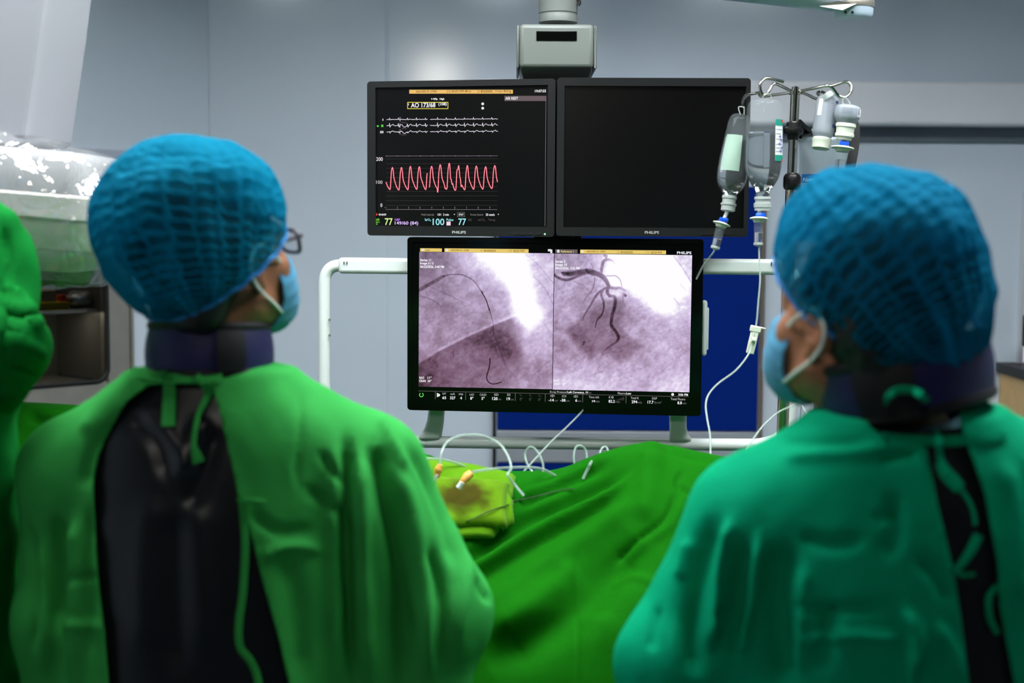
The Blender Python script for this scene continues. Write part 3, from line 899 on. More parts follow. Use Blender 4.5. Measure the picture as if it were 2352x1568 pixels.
def paintL(u, v):
    C = lambda p: cl(p, 100, 135, 1385, 1395)
    wob = fbm(u, v, 11, 3, 5)
    uu, vv = u + .03 * wob, v + .03 * fbm(u, v, 31, 5, 4)
    g = .55 + .24 * wob - .10 * (v - .3) + .12 * sm((u - .3) / .5)
    g -= .17 * sm((.28 - u) / .3) * sm((.35 - v) / .35) + .10 * sm((v - .5) / .4) * sm((.4 - u) / .4)
    white = inpoly(uu, vv, C([(660, 100), (1200, 100), (1260, 330), (1300, 500), (1330, 640), (1400, 800), (1330, 850), (1235, 960), (1160, 880), (1080, 790), (1010, 560), (950, 400), (760, 230)]), .045)
    halo = inpoly(uu, vv, C([(560, 100), (1330, 100), (1420, 500), (1470, 900), (1480, 1180), (1200, 1080), (1050, 860), (880, 640), (760, 440), (640, 330)]), .14)
    g = g + .20 * halo
    dia = C([(100, 1290), (330, 1150), (600, 1010), (860, 890), (1100, 785)])
    dl = np.interp(u, [p[0] for p in dia], [p[1] for p in dia])
    below = sm((v - dl) / .012 + .5) * sm((.80 - u) / .12)
    g -= below * (.20 - .12 * sm((v - dl - .25) / .35))
    g += .15 * np.exp(-((v - dl + .012) / .012) ** 2) * sm((.78 - u) / .1) * sm((u - .04) / .1)
    g -= .16 * inpoly(uu, vv, C([(620, 1010), (880, 900), (1100, 960), (1200, 1150), (1130, 1330), (850, 1180)]), .05)
    g -= .08 * inpoly(uu, vv, C([(210, 540), (540, 620), (620, 800), (300, 960), (230, 700)]), .07)
    g = g + white * (1.05 - g) * .97
    for pts, w, dk in (([(1200, 150), (1330, 260), (1480, 440)], (.004, .004), (.10, .14)), ([(1280, 370), (1400, 500), (1480, 650)], (.004, .004), (.10, .14)),
                       ([(1380, 840), (1480, 980)], (.003, .003), (.1, .1)), ([(1480, 1220), (1330, 1350)], (.003, .003), (.08, .08)), ([(250, 150), (420, 260), (500, 300)], (.008, .004), (.06, .08)),
                       ([(120, 590), (240, 630), (340, 700)], (.005, .004), (.16, .14)), ([(210, 490), (420, 580), (560, 650)], (.005, .004), (.12, .1)), ([(860, 900), (1000, 1290), (1100, 1400)], (.006, .006), (.05, .07)), ([(460, 1160), (462, 1200)], (.004, .004), (.12, .12))):
        g -= stroke(u, v, C(pts), w, dk, .8)
    g -= stroke(u, v, C([(90, 532), (230, 455), (355, 382)]), (.0135, .0115), (.30, .26), .25)
    g -= stroke(u, v, C([(350, 385), (430, 365), (520, 362), (600, 385), (680, 440), (750, 540)]), (.0022, .0022), (.45, .6), .6)
    g -= stroke(u, v, C([(750, 540), (795, 620), (830, 720)]), (.0036, .0036), (.62, .66), .5)
    g -= stroke(u, v, C([(830, 720), (868, 860), (876, 1000)]), (.0024, .0016), (.5, .16), .6)
    for p in ((752, 540), (830, 720)):
        g -= stroke(u, v, C([(p[0] - 3, p[1] - 6), (p[0] + 3, p[1] + 6)]), (.005, .005), (.35, .35), .4)
    g -= stroke(u, v, C([(843, 1225), (836, 1310), (812, 1400), (816, 1450), (850, 1482), (900, 1485), (960, 1467)]), (.0042, .0036), (.85, .8), .35)
    return np.clip(g + grain(u, v, 5) * (1 - .85 * white), 0.02, 1)
def paintR(u, v):
    C = lambda p: cl(p, 45, 150, 1433, 1400)
    wob = fbm(u, v, 17, 3, 5)
    uu, vv = u + .025 * wob, v + .025 * fbm(u, v, 37, 5, 4)
    g = .70 + .18 * wob - .02 * v + .10 * sm((v - .75) / .25) + .08 * sm((u - .6) / .3)
    g -= .16 * sm((.22 - v) / .25) * sm((.35 - u) / .3) + .10 * sm((.3 - u) / .3) * sm((v - .55) / .2) * sm((.95 - v) / .15)
    white = inpoly(uu, vv, C([(590, 120), (1290, 120), (1400, 330), (1490, 420), (1440, 560), (1340, 640), (1290, 760), (1180, 760), (1060, 670), (930, 570), (800, 520), (640, 480), (560, 420), (600, 250)]), .035)
    halo = inpoly(uu, vv, C([(520, 100), (1480, 120), (1490, 700), (1300, 850), (1050, 720), (860, 640), (560, 640), (470, 480)]), .09)
    g += .14 * halo
    # darker diamond of the heart shadow
    g -= .21 * inpoly(uu, vv, C([(150, 940), (330, 780), (470, 660), (640, 600), (760, 640), (760, 760), (700, 900), (980, 1070), (900, 1150), (740, 1260), (520, 1150), (430, 1240), (280, 1090)]), .035)
    g -= .12 * inpoly(uu, vv, C([(700, 620), (880, 600), (1000, 760), (830, 860), (720, 800)]), .06)
    g -= .08 * inpoly(uu, vv, C([(160, 940), (300, 850), (480, 1100), (430, 1240), (280, 1090)]), .03)
    g -= .10 * inpoly(uu, vv, C([(40, 700), (85, 720), (90, 940), (40, 960)]), .02)
    g += .10 * inpoly(uu, vv, C([(560, 610), (640, 560), (760, 560), (660, 620)]), .02)
    g = g + white * (1.05 - g) * .97
    for pts, w, dk in (([(1290, 165), (1390, 290), (1470, 420)], (.004, .004), (.16, .2)), ([(1300, 590), (1360, 660)], (.004, .003), (.2, .1)), ([(1360, 440), (1420, 510)], (.006, .004), (.1, .1)),
                       ([(1440, 1130), (1300, 1240), (1180, 1350)], (.003, .003), (.1, .1)), ([(240, 430), (340, 465), (420, 530)], (.005, .004), (.12, .06)), ([(370, 1050), (360, 1080)], (.007, .004), (.25, .2)),
                       ([(560, 1180), (620, 1160), (690, 1200)], (.004, .004), (.12, .06)), ([(930, 790), (1000, 790)], (.004, .002), (.12, .1)), ([(480, 1380), (600, 1340)], (.004, .004), (.07, .05)), ([(850, 1390), (950, 1420)], (.004, .004), (.08, .05))):
        g -= stroke(u, v, C(pts), w, dk, .8)
    S = lambda pts, w, dk, so=.35: stroke(u, v, C(pts), w, dk, so)
    ves = 0
    for a in (S([(40, 365), (95, 400), (170, 418), (240, 402), (300, 372), (370, 352)], (.0085, .0095, .009), (.42, .46, .30)),
              S([(150, 355), (240, 352), (330, 335), (400, 328), (470, 345)], (.016, .019, .020), (.50, .48, .50)),
              S([(125, 345), (190, 355)], (.006, .012), (.55, .6)), S([(385, 318), (410, 335)], (.013, .013), (.58, .6)),
              S([(440, 335), (530, 365), (590, 420), (625, 490)], (.019, .017, .011), (.52, .5, .45)),
              S([(540, 335), (545, 280), (560, 225), (600, 205), (650, 215), (690, 255)], (.010, .012, .010, .004), (.34, .40, .28, .04)),
              S([(565, 215), (585, 190), (595, 165), (565, 160), (575, 175)], (.004, .005, .005), (.3, .4, .4)),
              S([(575, 370), (640, 370), (690, 370), (735, 410), (755, 470)], (.004, .0045, .0035), (.28, .3, .26)),
              S([(625, 490), (690, 495), (740, 492), (790, 520)], (.011, .010, .008), (.36, .26, .18)), S([(785, 560), (795, 570)], (.009, .009), (.4, .5)), S([(770, 545), (770, 620), (790, 680)], (.005, .003), (.2, .1)),
              S([(612, 485), (605, 540), (630, 575)], (.012, .011), (.4, .48)), S([(625, 575), (675, 580), (690, 620), (680, 700), (655, 790), (655, 880), (700, 940), (730, 1000), (700, 1050), (640, 1090), (580, 1140), (565, 1180)], (.010, .012, .012, .012, .010, .007, .004), (.40, .34, .30, .30, .28, .20, .12)),
              S([(600, 490), (545, 520), (500, 560), (460, 620), (415, 700), (370, 770), (350, 830)], (.009, .009, .008, .006, .004), (.36, .36, .34, .3, .16)),
              S([(560, 510), (540, 560), (565, 630), (570, 690), (550, 770), (500, 830), (485, 900)], (.0085, .008, .006, .005, .004), (.34, .34, .32, .3, .24)), S([(548, 760), (470, 830), (440, 900)], (.003, .002), (.18, .08)),
              S([(470, 390), (462, 470), (430, 540), (385, 590), (360, 630)], (.005, .004, .003), (.22, .2, .14)), S([(420, 245), (440, 260), (445, 300)], (.0025, .0025), (.2, .14)), S([(490, 400), (485, 450)], (.003, .002), (.14, .05)), S([(190, 440), (192, 490)], (.003, .002), (.16, .05))):
        ves = np.maximum(ves, a)
    g = g - ves
    return np.clip(g + grain(u, v, 9) * (1 - .85 * white), .02, 1)
xray('xray_picture', [(962.8, 578.3), (1272.4, 581.6), (1268.2, 893.6), (961.3, 887.5)], paintL)
xray('xray_picture', [(1273.8, 582.2), (1589.8, 586), (1583.4, 900.6), (1269.6, 894.5)], paintR)
TAN, BR = E(232, 202, 112), (96, 76, 28)
D3 = -.0003
def slantrect(x0, y0, x1, y1, sl=.0105):
    dy = (x1 - x0) * sl
    return [(x0, y0), (x1, y0 + dy), (x1, y1 + dy), (x0, y1)]
xm.sheet('live_tab', [slantrect(965, 569.8, 1015, 577.6)], D2, TAN, scr2)
xm.sheet('patient_banner', [slantrect(1021, 570, 1214, 578.6)], D2, TAN, scr2)
xm.sheet('reference_tab', [slantrect(1275.7, 572.4, 1326.5, 581)], D2, E(104, 94, 94), scr2)
xm.sheet('patient_banner', [slantrect(1332.6, 573, 1529.8, 581.8)], D2, TAN, scr2)
T = xm.text
T('Live', 978, 572, 987, 576, BR); T('NGUYEN SY, UYEN', 1035.7, 572.4, 1077, 577.2, BR); T('ID', 1104, 573, 1109, 577.6, (170, 145, 75), 0); T('BN22062026', 1112, 573, 1138.7, 577.8, BR)
T('DOB', 1167, 573.5, 1176, 578, (170, 145, 75), 0); T('06/22/1939', 1179, 573.4, 1204.4, 578.4, BR)
T('Reference 1', 1288.9, 574.8, 1317.3, 579.6, (240, 220, 130)); T('NGUYEN SY, UYEN', 1347.8, 575.2, 1390, 580.2, BR); T('ID', 1417.5, 576.4, 1423, 581, (170, 145, 75), 0); T('BN22062026', 1426, 576.4, 1453.4, 581, BR)
T('DOB', 1482, 577.2, 1491.8, 581.6, (170, 145, 75), 0); T('06/22/1939', 1494.8, 577.2, 1520, 582.2, BR); T('PHILIPS', 1554.9, 577.2, 1588, 583.4, (235, 235, 245), .03)
T('Series 11', 965, 594, 990, 599.8, WH, .025); T('Image 3 / 5', 965, 601.6, 996, 608.2, WH, .025); T('06/22/2026, 3:48 PM', 965, 609.2, 1020, 616, WH, .025)
T('Series 3', 1275.6, 597.5, 1298, 603.2, WH, .025); T('Image 13', 1275.6, 604.9, 1302, 611.6, WH, .025); T('06/22/2026, 3:22 PM', 1275.6, 612.4, 1331, 619, WH, .025)
T('RAO', 963.4, 864.4, 974.2, 869.8, WH, .025); T('11\u00b0', 982, 864.4, 991, 869.8, WH, .025); T('CRAN', 963, 871.6, 978, 877, WH, .025); T('26\u00b0', 982, 871.6, 991, 877, WH, .025)
T('RAO', 1271.8, 871, 1283, 876.2, WH, .025); T('3\u00b0', 1291, 871, 1296.7, 876.2, WH, .025); T('CRAN', 1271.5, 878.3, 1286.5, 883.7, WH, .025); T('30\u00b0', 1291, 878.3, 1300, 883.7, WH, .025)
LGY, MG = (190, 186, 190), (120, 116, 120)
T('kV', 1016.6, 901.2, 1024.4, 906, LGY, .006); T('65', 1016, 909.9, 1024.8, 916.2, WH, .016); T('mA', 1034.8, 901.8, 1045, 906.8, LGY, .006); T('327', 1033.5, 910.2, 1046, 916.7, WH, .016); T('ms', 1054, 903.2, 1063.5, 907, LGY, .006); T('4', 1056.8, 910.6, 1061, 917, WH, .016)
T('LAO', 1078.8, 903.3, 1088.8, 908.3, LGY, .006); T('8\u00b0', 1080, 910.8, 1087.3, 917.6, WH, .016); T('CAUD', 1102, 903.6, 1117, 908.6, LGY, .006); T('5\u00b0', 1106, 911, 1113, 918, WH, .016); T('SID', 1135, 903.4, 1145, 908.6, LGY, .006); T('120', 1130.5, 911.6, 1142.8, 918.4, WH, .016); T('cm', 1144, 915.4, 1151, 918.6, MG, 0)
T('FD', 1165, 904, 1172.4, 909, LGY, .006); T('19', 1163.7, 912.2, 1171.4, 919, WH, .016); T('cm', 1172.6, 916, 1180, 919.2, MG, 0)
for x in (1197, 1218.3, 1239.4):
    T('0\u00b0', x - 3.3, 912.8 + (x - 1197) * .02, x + 3.3, 919.6 + (x - 1197) * .02, (84, 80, 80), .002)
T('-14', 1260, 915, 1272, 921.6, WH, .016); T('cm', 1273.6, 918.4, 1281, 921.8, MG, 0); T('-38', 1286.8, 915.5, 1298.7, 922, WH, .016); T('cm', 1300, 919, 1308, 922.4, MG, 0); T('6', 1321.5, 915.8, 1325.6, 922.4, WH, .016); T('cm', 1327, 919.4, 1334.5, 922.6, MG, 0)
T('Time left', 1352.3, 908.8, 1376, 914, LGY, 0); T('19', 1360, 918.6, 1366.7, 923.6, WH, .02); T('min', 1368, 919, 1377, 923.8, MG, .006)
T('K', 1398.5, 909.4, 1402.6, 914.6, LGY, .006); T('82.2', 1397.8, 917.8, 1412, 924.4, WH, .016); T('mGy', 1413.5, 920, 1424, 925.8, MG, 0)
T('Total K', 1448.6, 911, 1467.4, 916.2, LGY, .006); T('294', 1450.6, 919, 1463.6, 925.8, WH, .016); T('mGy', 1464.2, 921.4, 1474.8, 927.4, MG, 0); T('DAP', 1497.6, 912, 1509, 917.2, LGY, .006); T('17.7', 1487.3, 920, 1501, 926.6, WH, .016); T('Gy\u00b7cm\u00b2', 1502.3, 921.2, 1519, 927.8, MG, 0)
T('Total Fluoro', 1540.4, 913.2, 1573.8, 918.6, LGY, .006); T('8.8', 1556, 921.5, 1566, 928, WH, .016); T('min', 1567.4, 923.4, 1576.5, 928, MG, 0)
T('X-ray Protocol', 1262.3, 897.2, 1302, 903.4, LGY, .008); T('Left Coronary, 15', 1303.6, 897.8, 1350.3, 904, WH, .02); T('fps', 1351.4, 899.4, 1358.3, 904.4, MG, 0); T('Fluoro', 1419, 900.2, 1437, 905.2, LGY, .008); T('Low', 1438.3, 900.6, 1449.8, 905.6, WH, .02); T('3:56 PM', 1558, 903.2, 1580, 908.6, WH, .025)
xm.flush(D3, scr2)
ln = xm.line([(960.7, 897.4), (1582, 910.9)], .7)
for x, y in ((999.8, 899), (1069.5, 900.6), (1183.8, 903), (1252.5, 904.6), (1338.5, 906.4), (1437.9, 908.4)):
    ln += xm.line([(x, y), (x - .3, y + 17.5)], .9)
xm.sheet('divider_lines', ln, D3, E(120, 116, 116), scr2)
xm.sheet('ready_ring', xm.disc(967.8, 906.5, 5.2, 20, 3.6, -60, 240), D3, E(110, 240, 110), scr2)
wi = [[(1003.4, 902), (1010.6, 905), (1010.6, 909), (1003.4, 911.8)]] + xm.disc(1545, 905.6, 3.3) + [xm.rect(1258.6, 572, 1265.6, 577), xm.rect(1264, 573, 1268.6, 581)] + xm.disc(1026.5, 574.4, 3) + xm.disc(1337.4, 577.4, 3) + [xm.rect(968.6, 571.4, 974, 576), xm.rect(1279.6, 573.6, 1285, 580)]
xm.sheet('icon', wi, D3, E(232, 232, 236), scr2)
oi = []
for x, y in ((1268.9, 908.8), (1295.7, 909.6), (1322.5, 910.2)):
    oi += xm.line([(x - 4.4, y - 1.6), (x + 4.4, y - 1.5)], .8) + xm.line([(x - 4.4, y + 1.6), (x + 4.4, y + 1.7)], .8) + xm.line([(x - 4.2, y - 2), (x - 4.2, y + 2)], .8) + xm.line([(x + 4.2, y - 2), (x + 4.2, y + 2)], .8)
oi += xm.line([(1268.9, 905.6), (1268.9, 912)], 1) + xm.line([(1322.5, 907), (1322.5, 913)], 1) + xm.disc(1406.6, 912.2, 2.8, 16, 2.0) + xm.line([(1404.6, 912.2), (1408.6, 912.2)], .8)
xm.sheet('table_icons', oi, D3, E(190, 186, 190), scr2)
gi = []
for x, y in ((1196, 906.2), (1218, 906.8), (1239.4, 907.6)):
    gi += xm.disc(x, y, 3.2, 12, 2.3, 20, 160) + xm.line([(x - 2.6, y - 2), (x + 2.8, y + 2.6)], .8)
for k in range(12):
    gi += [xm.rect(1413 + k * 1.8, 919 - k * .72, 1414 + k * 1.8, 918.8 + k * .04)]
xm.sheet('dim_icons', gi, D3, E(66, 62, 62), scr2)
# side handle on the wide monitor
xm.pxbox('side_handle', (1612, 690), (1623, 818), -.05, -.02, MT['frame_white'], bevel=.006)
xm.pxbox('side_handle_rim', (1621, 706), (1627, 804), -.048, -.03, MT['frame_white'], bevel=.003)

# ================================================================ BOOM AND TUBE FRAME
YF = 3.40
boom = empty('monitor_boom', P(1279, 300, YF)); tag(boom, 'white ceiling column with square housing and tube frame carrying the monitors', 'ceiling boom')
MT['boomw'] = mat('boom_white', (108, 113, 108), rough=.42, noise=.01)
r0 = (X(1327, YF, 20) - X(1237, YF, 20)) / 2; cx = X(1282, YF, 20)
zs_ = Z(36, YF)
lathe('column', [(0, r0 * .985), (zs_ - Z(52, YF) - .002, r0 * .985), (zs_ - Z(52, YF), r0 * .96), (zs_ - Z(52, YF) + .004, r0 * .96), (zs_ - Z(52, YF) + .006, r0), (CEIL - Z(52, YF), r0)], (cx, YF, Z(52, YF)), (0, 0, 1), MT['boomw'], boom, seg=48)
tube('cable_clip', [P(1329, -6, YF - .02), P(1331, 6, YF - .02), P(1328, 12, YF - .02)], .004, MT['gasket'], boom)
Yb = YF - .10
hx0, hx1 = X(1193, Yb, 100), X(1364, Yb, 100); hz1, hz0 = Z(54, Yb), Z(156, Yb)
box('housing', ((hx0 + hx1) / 2, YF + .02, (hz0 + hz1) / 2), (hx1 - hx0, .24, hz1 - hz0), MT['boomw'], boom, bevel=.010)
for a, b in ((1187, 1192), (1365, 1371)):
    box('housing_cheek', ((X(a, Yb, 100) + X(b, Yb, 100)) / 2, YF + .025, (hz0 + hz1) / 2 - .001), (abs(X(b, Yb, 100) - X(a, Yb, 100)) + .001, .235, hz1 - hz0 - .002), MT['boomw'], boom, bevel=.004)
# tapered underside
hv = []
for fz, sx_, y0, y1 in ((hz0 + .002, 1., YF - .095, YF + .13), (hz0 - .028, .86, YF - .04, YF + .11)):
    m0 = (hx0 + hx1) / 2; w0 = (hx1 - hx0) / 2 * sx_
    hv += [(m0 - w0, y0, fz), (m0 + w0, y0, fz), (m0 + w0, y1, fz), (m0 - w0, y1, fz)]
mk('housing_base', hv, [(0, 1, 2, 3), (4, 7, 6, 5), (0, 4, 5, 1), (1, 5, 6, 2), (2, 6, 7, 3), (3, 7, 4, 0)], MT['boomw'], boom, bevel=.004, smooth=False)
dx0, dx1 = X(1232, Yb, 80), X(1325, Yb, 80)
box('display_window', ((dx0 + dx1) / 2, Yb - .0005, (Z(71, Yb) + Z(93, Yb)) / 2), (dx1 - dx0, .003, Z(71, Yb) - Z(93, Yb)), MT['gloss'], boom, bevel=.001)
box('mount_plate', ((hx0 + hx1) / 2, YF + .03, hz0 - .2), (.10, .05, .42), MT['boomw'], boom, bevel=.006)
box('cross_bar', (P(1279, 360, YF)[0], YF + .03, Z(360, YF)), (.6, .04, .08), MT['boomw'], boom, bevel=.006)
box('lower_plate', (P(1279, 700, YF)[0], YF + .03, Z(640, YF)), (.12, .04, .5), MT['boomw'], boom, bevel=.006)
# rounded rectangular tube frame
rt = .0145
loop = []
def FP(px, py, dy=0.):
    return P(px, py, YF + .02 - (px - 745) / 1060 * .12 + dy)
tl_ = [(1000, 611), (900, 611), (830, 610), (790, 609)]
cor = [(766, 612), (752, 624), (746, 645)]
pts = [(1640, 612), (1400, 612), (1150, 611)] + tl_ + cor + [(745, 700), (745, 800), (745, 900), (745, 960)] + [(747, 985), (757, 1003), (778, 1012)] + [(830, 1013), (950, 1014), (1200, 1017), (1450, 1019), (1700, 1021), (1745, 1020), (1785, 1008), (1808, 980), (1816, 940), (1820, 880), (1824, 800), (1826, 720), (1826, 660), (1822, 632), (1806, 618)]
tube('tube_frame', [FP(a, b) for a, b in pts], rt, MT['frame_white'], boom, n=6, seg=20)
for px in (757,):
    for py in (733, 772):
        pass
# flattened top rail end at the right with two slots
def rail(name, a, b, y0, y1, dy=0.):
    p0, p1 = FP(a, (y0 + y1) / 2, dy), FP(b, (y0 + y1) / 2, dy); c = (p0 + p1) / 2
    L = np.linalg.norm(p1 - p0); h = FP(a, y0)[2] - FP(a, y1)[2]
    ang = math.atan2(p1[1] - p0[1], p1[0] - p0[0])
    return box(name, c, (L, .022, h), MT['frame_white'], boom, R=rotz(ang), bevel=.009)
rail('rail_sleeve', 1500, 1796, 594, 630, -.012)
rail('rail_sleeve', 778, 1000, 592, 629, -.008)
for x in (1772, 1781):
    c = FP(x, 606, -.0255); box('slot', c, (.0022, .004, .009), MT['gasket'], boom, bevel=.0005)
for x in (790, 797):
    c = FP(x, 604, -.0215); box('slot', c, (.0018, .004, .007), MT['gasket'], boom, bevel=.0005)
# brackets from the wide monitor down to the lower rail
def bracket(pxs, lean, foot):
    prof = []
    for py, x0, x1 in pxs:
        prof.append((FP((x0 + x1) / 2, py, -.005), (x1 - x0) / 2 * YF / F))
    v = []; f = []
    for p, w in prof:
        a = np.linspace(0, 2 * math.pi, 16, endpoint=False)
        v += [p + np.array([w * math.copysign(abs(math.cos(t)) ** .7, math.cos(t)), .012 * math.copysign(abs(math.sin(t)) ** .7, math.sin(t)), 0]) for t in a]
    for i in range(len(prof) - 1):
        for q in range(16):
            l = (q + 1) % 16; f.append((i * 16 + q, i * 16 + l, (i + 1) * 16 + l, (i + 1) * 16 + q))
    f += [tuple(range(15, -1, -1)), tuple((len(prof) - 1) * 16 + q for q in range(16))]
    mk('rail_bracket', v, f, MT['frame_white'], boom)
bracket([(900, 984, 1024), (940, 984, 1022), (965, 981, 1020), (982, 975, 1018), (993, 967, 1016), (1000, 962, 1015), (1008, 962, 1015)], 0, 0)
bracket([(910, 1537, 1577), (950, 1537, 1577), (980, 1538, 1577), (995, 1538, 1580), (1003, 1537, 1586), (1012, 1537, 1590)], 0, 0)
for px in (757,):
    for py in (734, 770):
        lathe('rail_screw', [(0, .0035), (.002, .003)], FP(px, py, -.012), (0.6, -1, 0), MT['steel'], boom, seg=10)

# ================================================================ SURGICAL LAMP ARM at the top right
YA = 3.0
arm = empty('ceiling_lamp_arm', P(1850, -60, YA)); tag(arm, 'white swivel arm of a ceiling lamp at the top edge', 'lamp arm')
MT['armw'] = mat('lamp_arm_white', (200, 216, 232), rough=.3, coat=.2)
def arow(px, yc, hw, dp):
    c = P(px, yc, YA); h = hw * YA / F; a = np.linspace(0, 2 * math.pi, 20, endpoint=False)
    return [c + np.array([0, dp * math.copysign(abs(math.cos(t)) ** .8, math.cos(t)), h * math.copysign(abs(math.sin(t)) ** .8, math.sin(t))]) for t in a]
rows = [(1300, -95, 55, .05), (1500, -75, 55, .05), (1690, -52, 52, .05), (1800, -36, 48, .05), (1890, -22, 45, .05), (1925, -18, 42, .05)]
v = []; f = []
for r_ in rows: v += arow(*r_)
for i in range(len(rows) - 1):
    for q in range(20):
        l = (q + 1) % 20; f.append((i * 20 + q, i * 20 + l, (i + 1) * 20 + l, (i + 1) * 20 + q))
f += [tuple(range(20)), tuple((len(rows) - 1) * 20 + 19 - q for q in range(20))]
mk('spring_arm', v, f, MT['armw'], arm)
cj = P(1962, -40, YA)
lathe('joint', [(-.073, .030), (-.072, .036), (-.066, .040), (-.03, .041), (.05, .041), (.055, .036)], cj, (0, 0, 1), MT['armw'], arm, seg=36)
lathe('joint_ring', [(-.052, .0415), (-.048, .0425), (-.040, .0425), (-.038, .0415)], cj, (0, 0, 1), MT['steel'], arm, seg=36)
mk('joint_cover', [P(1882, 14, YA - .052), P(1925, 2, YA - .052), P(1968, 8, YA - .046), P(1935, 23, YA - .052), P(1882, 14, YA - .04), P(1925, 2, YA - .035), P(1968, 8, YA - .03), P(1935, 23, YA - .035)], [(0, 1, 2, 3), (4, 7, 6, 5), (0, 4, 5, 1), (1, 5, 6, 2), (2, 6, 7, 3), (3, 7, 4, 0)], MT['steel'], arm, smooth=False)
for px in (1942, 1958):
    lathe('screw', [(0, .003), (.002, .0025)], P(px, 28, YA - .040), (0, -1, -.3), MT['gasket'], arm, seg=8)
tube('drop_tube', [cj + np.array([0, 0, .05]), np.array([cj[0], cj[1], CEIL])], .03, MT['armw'], arm, smooth=False, seg=24)
# ================================================================ SURGICAL DRAPE ON THE TABLE
def cloth(name, col, rough=.85, var=.06, trans=.0, sheen=.1, weave=900., stain=None):
    m, t, b, o = nt(name)
    c = lin(*col)
    tc = node(t, 'ShaderNodeTexCoord')
    n1 = node(t, 'ShaderNodeTexNoise', inp={'Scale': 7., 'Detail': 6.})
    t.links.new(tc.outputs['Object'], n1.inputs['Vector'])
    r = node(t, 'ShaderNodeMapRange', inp={'From Min': .3, 'From Max': .7, 'To Min': 1 - var, 'To Max': 1 + var})
    t.links.new(n1.outputs['Fac'], r.inputs['Value'])
    s = node(t, 'ShaderNodeVectorMath', operation='SCALE'); s.inputs[0].default_value = c
    t.links.new(r.outputs[0], s.inputs['Scale'])
    colour = s.outputs[0]
    if stain is not None:
        at = node(t, 'ShaderNodeAttribute', attribute_name='stain')
        mx = node(t, 'ShaderNodeMixRGB'); mx.inputs[2].default_value = (*lin(*stain), 1)
        t.links.new(at.outputs['Fac'], mx.inputs[0]); t.links.new(colour, mx.inputs[1]); colour = mx.outputs[0]
    t.links.new(colour, b.inputs['Base Color'])
    b.inputs['Roughness'].default_value = rough
    b.inputs['Specular IOR Level'].default_value = .05
    b.inputs['Sheen Weight'].default_value = sheen
    n2 = node(t, 'ShaderNodeTexNoise', inp={'Scale': weave, 'Detail': 2.})
    t.links.new(tc.outputs['Object'], n2.inputs['Vector'])
    n3 = node(t, 'ShaderNodeTexNoise', inp={'Scale': 35., 'Detail': 5.})
    t.links.new(tc.outputs['Object'], n3.inputs['Vector'])
    ad = node(t, 'ShaderNodeMath', operation='MULTIPLY_ADD', inp={1: .15})
    t.links.new(n2.outputs['Fac'], ad.inputs[0]); t.links.new(n3.outputs['Fac'], ad.inputs[2])
    bp = node(t, 'ShaderNodeBump', inp={'Strength': .18, 'Distance': .01})
    t.links.new(ad.outputs[0], bp.inputs['Height']); t.links.new(bp.outputs[0], b.inputs['Normal'])
    if trans > 0:
        tr = node(t, 'ShaderNodeBsdfTranslucent'); t.links.new(colour, tr.inputs['Color'])
        ms = node(t, 'ShaderNodeMixShader', inp={0: trans})
        t.links.new(b.outputs[0], ms.inputs[1]); t.links.new(tr.outputs[0], ms.inputs[2]); t.links.new(ms.outputs[0], o.inputs['Surface'])
    return m
MT['drape'] = cloth('green_drape_cotton', (12, 90, 4), var=.05, sheen=0.)
YR = 2.72
ridge = [(-500, 900), (-200, 905), (60, 925), (160, 932), (300, 950), (600, 985), (850, 1020), (950, 1042), (1010, 1062), (1080, 1077), (1150, 1089), (1250, 1091), (1310, 1076), (1380, 1047), (1440, 1026), (1505, 1014), (1560, 1024), (1640, 1045), (1700, 1060), (1850, 1085), (2200, 1110), (2700, 1110)]
rx = np.array([P(a, b, YR)[0] for a, b in ridge]); rz = np.array([P(a, b, YR)[2] for a, b in ridge])
nx, nv = 600, 230
xs = np.linspace(rx[1], 1.22, nx)
zr = np.interp(xs, rx, rz)
ker = np.exp(-np.linspace(-2, 2, 9) ** 2); ker /= ker.sum(); zr = np.convolve(np.pad(zr, 4, mode='edge'), ker, 'valid')
zmean = .90
def prof(z1):
    return np.array([(3.03, .28), (3.01, .55), (2.99, .82), (2.94, z1 - .09), (2.84, z1 - .022), (YR, z1), (2.66, z1 - .025), (2.58, z1 - .085), (2.50, (z1 - .16) * .5 + (zmean + .05) * .5 - .0), (2.42, zmean - .02), (2.365, zmean - .13), (2.345, .62), (2.33, .25)])
V = np.zeros((nx, nv, 3))
for i in range(nx):
    p = smoothline(np.column_stack([np.zeros(13), prof(zr[i])]), 10)[:, 1:]
    L = np.concatenate([[0], np.cumsum(np.linalg.norm(np.diff(p, axis=0), axis=1))])
    # more rows on the visible front
    w = np.interp(np.linspace(0, 1, nv), [0, .15, 1], [0, .35, 1]) * L[-1]
    V[i, :, 0] = xs[i]; V[i, :, 1] = np.interp(w, L, p[:, 0]); V[i, :, 2] = np.interp(w, L, p[:, 1])
dv = V.reshape(-1, 3)
ii = np.arange(nx - 1)[:, None] * nv + np.arange(nv - 1)[None, :]
dq = np.stack([ii, ii + 1, ii + 1 + nv, ii + nv], -1).reshape(-1, 4)
if vnormals(dv, dq)[:, 1].mean() > 0: dq = dq[:, ::-1].copy()
